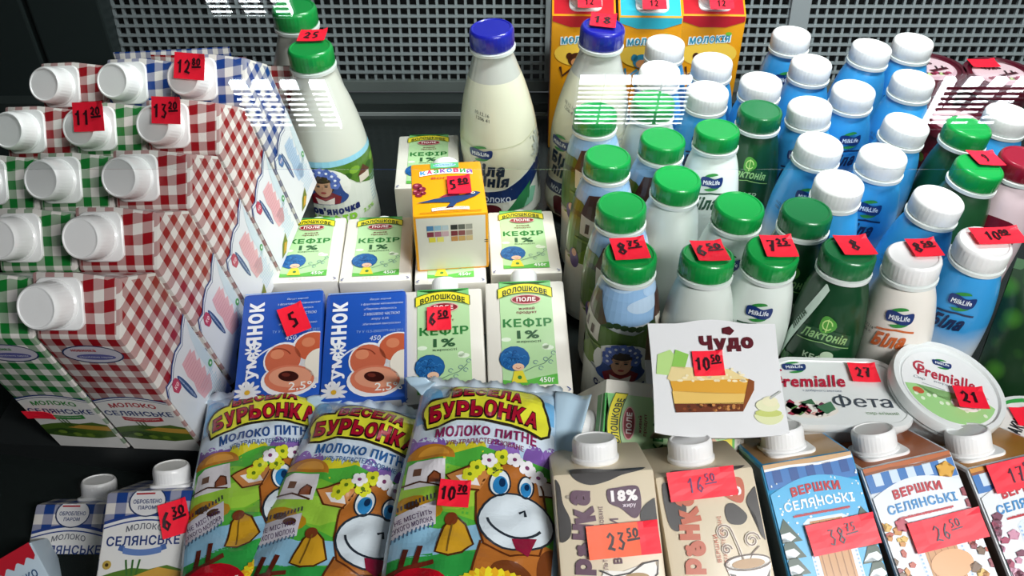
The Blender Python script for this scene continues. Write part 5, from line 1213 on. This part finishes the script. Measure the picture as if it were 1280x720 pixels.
# ---------------------------------------------------------------- feta tub (rounded rectangle) and round cheese tub
def rrect(w_, d_, r, n=8):
    pts = []
    for cx, cy, a0 in ((w_ / 2 - r, d_ / 2 - r, 0), (-w_ / 2 + r, d_ / 2 - r, 90), (-w_ / 2 + r, -d_ / 2 + r, 180), (w_ / 2 - r, -d_ / 2 + r, 270)):
        pts += [(cx + r * math.cos(R_(a0 + 90 * i / n)), cy + r * math.sin(R_(a0 + 90 * i / n))) for i in range(n + 1)]
    return pts
def loft(rings, mats_, name, parent):
    m = MB(); k = len(rings[0][0]); vs = []
    for pts, z in rings: vs += [(x, y, z) for x, y in pts]
    fs = [(r * k + i, r * k + (i + 1) % k, (r + 1) * k + (i + 1) % k, (r + 1) * k + i) for r in range(len(rings) - 1) for i in range(k)]
    fs += [tuple(range(k))[::-1], tuple((len(rings) - 1) * k + i for i in range(k))]
    return m.add(vs, fs).build(name, mats_, parent, smooth=True, angle=35)
FWd, FD, FZ = .0925, .066, .094
fc = PZ(1050, 488, FZ)
T = empty('feta_tub', Matrix.Translation((fc.x, fc.y, FZ - .036)) @ Matrix.Rotation(R_(-2), 4, 'Z')); setp(T, 'white rectangular feta tub with rounded corners and a small red tag', 'cheese tub')
LW = mat('#dfe4e4', .3, coat=.3)
loft([(rrect(FWd * .86, FD * .82, .014), 0), (rrect(FWd * .95, FD * .93, .016), .028), (rrect(FWd * .97, FD * .95, .016), .0285)], mat('#c9cfd0', .4), 'tub', T)
loft([(rrect(FWd, FD, .018), .0285), (rrect(FWd * 1.02, FD * 1.02, .018), .030), (rrect(FWd * 1.02, FD * 1.02, .018), .033), (rrect(FWd, FD, .018), .036), (rrect(FWd * .93, FD * .90, .016), .036), (rrect(FWd * .915, FD * .88, .015), .0353)], LW, 'lid', T)
a = Art(FWd / 100)
logo(a, -30, 24, .75, 2)
a.text('Premialle', -22, 9, 56, 13, '#b3183a', 3, shear=.2, bold=.03, slope=2).line(arcpts(-44, 14, 7, 60, 300, 12), 2, '#b3183a', 3)
a.text('з добірного молока', -14, -1, 30, 3, '#5a6a86', 3).text('Фета', 14, -11, 44, 13, '#3a4450', 3, bold=0).text('сир м\'який', 26, -23, 24, 4, '#7fa07a', 3)
random.seed(9)
a.ell(-28, -20, 22, 9, '#e9e4dc', 2)
for i in range(26): a.scal(random.uniform(-42, -14), random.uniform(-26, -14), random.uniform(2, 4), random.uniform(1.5, 3), 4, .25, random.choice(['#a3324a', '#e9e6dc', '#5a8a4a', '#6a2a4a', '#d9a9a0', '#e8e4e0']), 3)
a.poly([(-22, -18), (-10, -12), (-8, -20), (-16, -25)], '#4a7a5a', 4).poly([(-34, -14), (-24, -10), (-22, -16)], '#3f6a4a', 4)
link('lid_print', a.mesh('lid_print', lambda u, v, l: (u, v, .0356 + l), clip=(-FWd * .45, FWd * .45, -FD * .43, FD * .43)), T)
RR, RZ = .0405, .101
rc = PZ(1187, 481, RZ)
T = empty('round_cheese_tub', Matrix.Translation(rc) @ Matrix.Rotation(R_(9), 4, 'Y') @ Matrix.Rotation(R_(6), 4, 'X') @ Matrix.Rotation(R_(-14), 4, 'Z') @ Matrix.Translation((0, 0, -.036))); setp(T, 'white round cheese tub with green print and a red tag', 'cheese tub')
MB().lathe([(RR * .80, 0), (RR * .83, .002), (RR * .95, .026)], 64).build('tub', mat('#c4c9c9', .4), T, smooth=True, angle=40)
MB().lathe([(RR * .95, .0245), (RR * .985, .0248), (RR * .985, .0268), (RR * .95, .027)], 64).build('tub_rim', mat('#b9bfbf', .4), T, smooth=True, angle=40)
MB().lathe([(RR * .96, .0275), (RR * 1.0, .028), (RR * 1.005, .0335), (RR * .985, .036), (RR * .90, .036), (RR * .87, .0342), (.0001, .0342)], 72).build('lid', LW, T, smooth=True, angle=40)
a = Art(RR / 50)
a.ell(0, -2, 42, 40, '#e6e9ea', 1, n=40)
a.poly(arcpts(0, 0, 41, 196, 344, 18) + [(30, -6), (16, -14), (0, -18), (-18, -16), (-30, -9)], '#9fd28a', 2)
for i in range(12): a.ell(-30 + i * 5.4, -20 - 4 * math.sin(i * 1.8), 2, 2, '#dff0d4', 3, n=8)
logo(a, -4, 24, .7, 2); a.text('Premialle', -2, 9, 52, 13, '#b3283f', 3, shear=.2, bold=.025, slope=-1).line(arcpts(-24, 13, 6, 60, 300, 12), 2, '#b3283f', 3)
a.text('Сир', -26, -1, 10, 4, '#8a9098', 3).text('вершковий', 4, 0, 34, 3, '#7a8490', 3).line([(-24, -6), (-4, -7)], .8, '#a9b0b4', 3).ell(-28, -16, 5, 3.5, '#c25a3a', 3).ell(12, -18, 12, 6, '#e9ede6', 3).line([(20, -14), (34, -2)], 2, '#c2c8c8', 4)
link('lid_print', a.mesh('lid_print', lambda u, v, l: (u, v, .0345 + l)), T)

# ---------------------------------------------------------------- film pouches at the left back, packs at the right edge
def pouch(name, W, L, th, pts_M, c, label, cat, oval=True):
    T = empty(name, pts_M); setp(T, label, cat); nu = nv = 18; m = MB()
    def h(u, v): return th * max(0, (1 - (2 * u / W) ** 2)) ** .5 * max(0, math.sin(PI * min(1, max(0, v / L)))) ** .5 + .0012 * math.sin(u * 160 + v * 90)
    for sg in (-1, 1):
        m.add([((i / nu - .5) * W, sg * max(.0003, h((i / nu - .5) * W, j / nv * L)), j / nv * L) for j in range(nv + 1) for i in range(nu + 1)],
              [(j * (nu + 1) + i, j * (nu + 1) + i + 1, (j + 1) * (nu + 1) + i + 1, (j + 1) * (nu + 1) + i)[::-sg] for j in range(nv) for i in range(nu)])
    m.build('pouch', gingham(c, 'X', 'Z', .0115, rough=.2), T, smooth=True, angle=80)
    if oval:
        a = Art(.001); W_ = W * 1000; L_ = L * 1000
        a.oell(0, L_ * .72, W_ * .36, L_ * .10, '#c9cdd6', 1.6, '#20356a', 2).text('СЕЛЯНСЬКЕ', 0, L_ * .72, W_ * .56, 6, '#1c2f66', 5, bold=.04)
        link('pouch_print', a.mesh('pouch_print', lambda u, v, l: (u, -h(u, v) - .0005 - l, v), us=frange(-W / 2, W / 2, .006), vs=frange(0, L, .006)), T)
    return T
pouch('milk_pouch', .072, .165, .011, pose((0, 0, .165), P(316, 82, .835), 0, 0, 1), RED, 'red checked milk pouch with a blue oval, standing left of the tall bottles', 'milk pouch')
pouch('milk_pouch', .13, .122, .012, pose((0, 0, .122), P(214, 62, .985), 6, 2, -2), BLU, 'blue checked pouch standing across the back behind the left stack', 'milk pouch', False)
pouch('milk_pouch', .10, .134, .012, pose((0, 0, .134), P(248, 70, .945), 4, 3, 3), RED, 'red checked pouch standing in front of the blue one behind the left stack', 'milk pouch', False)
# spotted carton on its side, lower left; the corner's shade is put into its colours
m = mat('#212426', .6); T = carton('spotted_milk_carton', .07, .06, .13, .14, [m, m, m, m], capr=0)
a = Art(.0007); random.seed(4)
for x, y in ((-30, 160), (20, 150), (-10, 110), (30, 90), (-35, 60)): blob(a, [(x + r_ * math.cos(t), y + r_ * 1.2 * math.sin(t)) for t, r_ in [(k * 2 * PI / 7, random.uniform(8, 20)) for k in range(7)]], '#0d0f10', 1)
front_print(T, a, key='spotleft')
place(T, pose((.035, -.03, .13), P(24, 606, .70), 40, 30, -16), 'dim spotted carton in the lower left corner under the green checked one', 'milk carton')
m = mat('#b7c9d6', .3); T = carton('small_box', .035, .03, .05, .05, [m, m, m, m], capr=0)
a = Art(.00035); a.rect(-50, 50, 118, 146, '#b3172a', 1)
for i in range(5): a.poly([(-50 + i * 20, 120), (-40 + i * 20, 108), (-30 + i * 20, 120)], '#b3172a', 2)
a.text('МОЛОКО', 0, 84, 70, 16, '#2a4f7a', 3, bold=.02); front_print(T, a, key='smallbox')
place(T, pose((0, -.015, .05), P(8, 694, .60), 50, 10, -24), 'pale blue box with a red top in the very lower left corner', 'box')
# right edge: big green pouch in shade, green cup below it
m = bpy.data.materials.new('leafy_film'); m.use_nodes = True; nt = m.node_tree; b_ = nt.nodes['Principled BSDF']; n1 = nt.nodes.new('ShaderNodeTexVoronoi'); n1.inputs['Scale'].default_value = 60; rp = nt.nodes.new('ShaderNodeValToRGB')
rp.color_ramp.elements[0].color = lin('#4a8a2c'); rp.color_ramp.elements[1].color = lin('#123018'); rp.color_ramp.elements[1].position = .6; tc = nt.nodes.new('ShaderNodeTexCoord')
nt.links.new(tc.outputs['Object'], n1.inputs['Vector']); nt.links.new(n1.outputs['Distance'], rp.inputs[0]); nt.links.new(rp.outputs[0], b_.inputs['Base Color']); b_.inputs['Roughness'].default_value = .3
T = empty('green_film_pack', pose((0, 0, .12), P(1362, 356, .66), 30, -12, 8)); setp(T, 'shaded green film pack at the right edge below the tagged blue bottle', 'film pack')
mm = MB(); nu = 16
for sg in (-1, 1):
    mm.add([((i / nu - .5) * .11, sg * max(.0004, .022 * max(0, 1 - (2 * i / nu - 1) ** 2) ** .5 * math.sin(PI * j / nu) ** .5 + .001 * math.sin(i * 1.3 + j)), j / nu * .12) for j in range(nu + 1) for i in range(nu + 1)], [(j * (nu + 1) + i, j * (nu + 1) + i + 1, (j + 1) * (nu + 1) + i + 1, (j + 1) * (nu + 1) + i)[::-sg] for j in range(nu) for i in range(nu)])
mm.build('pouch', m, T, smooth=True, angle=80)
o = MB().box(-.055, .055, -.0006, .0006, .118, .126).build('top_seal', mat('#2a5a30', .3), T)
gc = PZ(1306, 546, .076)
T = empty('fruit_yoghurt_cup', Matrix.Translation((gc.x, gc.y, .036))); setp(T, 'green and white fruit dessert cup cut by the right picture edge', 'dessert cup')
MB().lathe([(.030, 0), (.0375, .036)], 48).build('cup', mat('#2a8f3c', .35), T, smooth=True)
MB().lathe([(.0375, .036), (.0395, .037), (.0395, .0395), (.037, .040), (.0001, .040)], 56).build('lid', mat('#dfe0de', .35, coat=.2), T, smooth=True, angle=40)
a = Art(.001); a.ell(0, 0, 36, 36, '#2f9a40', 1, n=40).ell(-2, 8, 32, 24, '#e3e0dc', 2).text('СМАКУ', -20, 4, 26, 9, '#23262a', 4, rot=50, bold=.06).text('СУПЕР', -12, -16, 30, 8, '#f0f4ee', 4, rot=12, bold=.05)
for i in range(9): a.ell(-30 + 3 * i, -6 - i, 3, 2, '#8aa83a', 3)
link('lid_print', a.mesh('lid_print', lambda u, v, l: (u, v, .0403 + l)), T)

# ---------------------------------------------------------------- racks that lift the front goods (hidden under them)
def rack(x0, x1, y0, y1, z, label, z1=None):
    o = MB().add([(x0, y0, 0), (x1, y0, 0), (x1, y1, 0), (x0, y1, 0), (x0, y0, z), (x1, y0, z), (x1, y1, z1 if z1 is not None else z), (x0, y1, z1 if z1 is not None else z)], [(0, 3, 2, 1), (4, 5, 6, 7), (0, 1, 5, 4), (1, 2, 6, 5), (2, 3, 7, 6), (3, 0, 4, 7)]).build('display_rack', mat('#15191a', .5), bevel=.001)
    setp(o, label, 'rack'); return o

# ---------------------------------------------------------------- price tags
def cart_tag(T, px, py, wp, hp, big, small, label, **k):
    p0, X_, Y_ = facing(T); return tag(px, py, p0, X_, Y_, wp, hp, big, small, label, **k)
def top_tag(key, px, py, wp, hp, big, small, label, rz=0, lift=.0012, **k):
    T_, c, n = TOPS[key] if isinstance(key, str) else key
    X_ = (XW - n * XW.dot(n)).normalized(); Y_ = n.cross(X_); return tag(px, py, c + n * .0005, X_, Y_, wp, hp, big, small, label, rz=rz, lift=lift, **k)
def rg_tag(i, j, px, py, wp, hp, big, small, label, rz=0, fwdm=.004):
    # stuck on the sloping top of a checked carton, leaning up against the cap
    ref = BR + Y * (.0603 * i) - X * (.0633 * j) - X * (CW / 2)
    Yv = (Z * .75 + Y * .66).normalized(); N = X.cross(Yv)
    return tag(px, py, ref + N * 0.0225, X, Yv, wp, hp, big, small, label, rz=rz)
rg_tag(3, 1, 112, 146, 38, 37, '11', '20', 'red tag 11 on the green checked carton')
rg_tag(3, 0, 209, 138, 36, 34, '13', '20', 'red tag 13 on the red checked carton in the back', rz=-4)
rg_tag(4, 0, 238, 83, 38, 33, '12', '80', 'red tag 12 on the blue checked carton', rz=-7)
p0, X_, Y_ = facing(CART[(0, 1)]); tag(50, 517, p0, X_, Y_, 36, 12, '', '', 'narrow red sticker across the name on the green checked carton')
cart_tag(SM1, 219, 648, 36, 44, '6', '30', 'red tag 6.30 on the small blue checked carton', rz=16)
cart_tag(PEACH, 368, 400, 32, 36, '5', '', 'crooked red tag on the blue peach box', rz=20)
cart_tag(KEF[1], 549, 399, 30, 29, '6', '50', 'red tag 6.50 on the kefir carton')
cart_tag(YEL, 574, 232, 29, 22, '5', '80', 'red tag on the yellow carton with the bird')
bm_ = BAG[0].matrix_world; b3 = bm_.to_3x3(); tag(568, 618, bm_ @ Vector((0, -.0215, .07)), b3 @ XW, b3 @ ZW, 39, 33, '10', '70', 'red tag 10 on the biggest milk bag', lift=.0015)
top_tag('L1', 787, 312, 44, 27, '8', '75', 'red tag 8.75 on the green cap of the village-scene bottle', 6)
top_tag('W2', 887, 315, 40, 26, '6', '50', 'red tag 6.50 on the green cap behind the cheesecake pack', 4)
top_tag('W5', 973, 309, 40, 28, '7', '25', 'red tag 7.25 on a green cap', 2)
top_tag('G3', 1068, 308, 42, 27, '8', '', 'red tag on the dark green cap', 4)
top_tag('O1', 1155, 311, 36, 26, '8', '50', 'red tag 8.50 on the white cap of the orange lettered bottle', 0)
top_tag('B1', 1246, 297, 62, 24, '10', '00', 'wide red tag 10.00 on a white cap at the right edge', 4, lift=.002)
top_tag('Gb', 1231, 199, 36, 22, '9', '', 'red tag on the green cap at the right', 8)
top_tag(T1, 391, 46, 34, 15, '25', '', 'red tag on the green cap of the nearer tall bottle', 0, lift=.0015)
top_tag(T4, 754, 27, 32, 17, '18', '', 'red tag on the blue cap before the orange cartons', -8, lift=.0015)
for (c, T, px, py, lab) in ((QPOS[0], q0, 737, 3, 'red tag on the leftmost orange carton'), (QPOS[1], q1, 818, 5, 'red tag on the turquoise topped carton'), (QPOS[2], q2, 902, 5, 'red tag on the rightmost orange carton')):
    sl = Vector((0, QD, QHb - QHf)).normalized(); nn = XW.cross(sl); tag(px, py, Vector((c.x, c.y, QHf)) + sl * .02 + nn * .018, XW, sl, 30, 15, '12', '', lab)
cm = CHE.matrix_world; c3 = cm.to_3x3(); tag(885, 455, cm @ Vector((0, -.001, .04)), c3 @ XW, c3 @ ZW, 38, 31, '10', '50', 'red tag 10.50 on the cheesecake pack', rz=2)
tag(1079, 467, Vector((0, 0, FZ + .0006)), XW, YW, 34, 25, '27', '', 'red tag on the feta tub lid', rz=-3)
tag(1212, 499, rc, XW, YW, 36, 30, '21', '', 'red tag on the round tub lid', rz=-6, lift=.002)
cart_tag(CRM[1], 877, 605, 84, 37, '16', '50', 'red tag 16.50 on the cream carton with orange letters', ink='#5a2a66', bw=.05)
cart_tag(CRM[0], 779, 675, 90, 42, '23', '50', 'half orange, half red tag 23 on the cream carton with purple letters', rz=2, two=.22, bw=.085)
cart_tag(CRM[2], 1053, 668, 86, 40, '38', '75', 'red tag 38.75 on the snowy cream carton', bw=.05, ink='#3a2440', rz=2)
cart_tag(CRM[3], 1184, 663, 92, 40, '26', '50', 'red tag 26.50 on the autumn cream carton', bw=.05, ink='#3a2440', rz=1)
cart_tag(CRM[4], 1276, 591, 78, 38, '17', '50', 'red tag 17 on the flowered cream carton', bw=.06, ink='#3a1430')
tag(1229, 80, Vector((0, 0, .0905)), XW, YW, 34, 13, '', '', 'small red tag on the cherry tub lid')
tag(1277, 522, Vector((0, 0, .0768)), XW, YW, 22, 26, '', '', 'red tag on the green dessert cup at the right edge')
finish()
for o in bpy.data.objects:
    for k in ('h', 'rf'):
        if k in o: del o[k]

def report_pairs():
    for i in range(len(BOT)):
        for j in range(i):
            a, b = BOT[i], BOT[j]; da = (a[3].xy - b[3].xy).length; dc = (a[4].xy - b[4].xy).length
            if da < .066: print('PAIR', a[0], a[1:3], b[0], b[1:3], round(da, 3), round(dc, 3))
    for b in BOT: print('BOT', b[0], b[1:3], [round(x, 3) for x in b[3]], [round(x, 3) for x in b[4]])
if DEBUG: report_pairs()
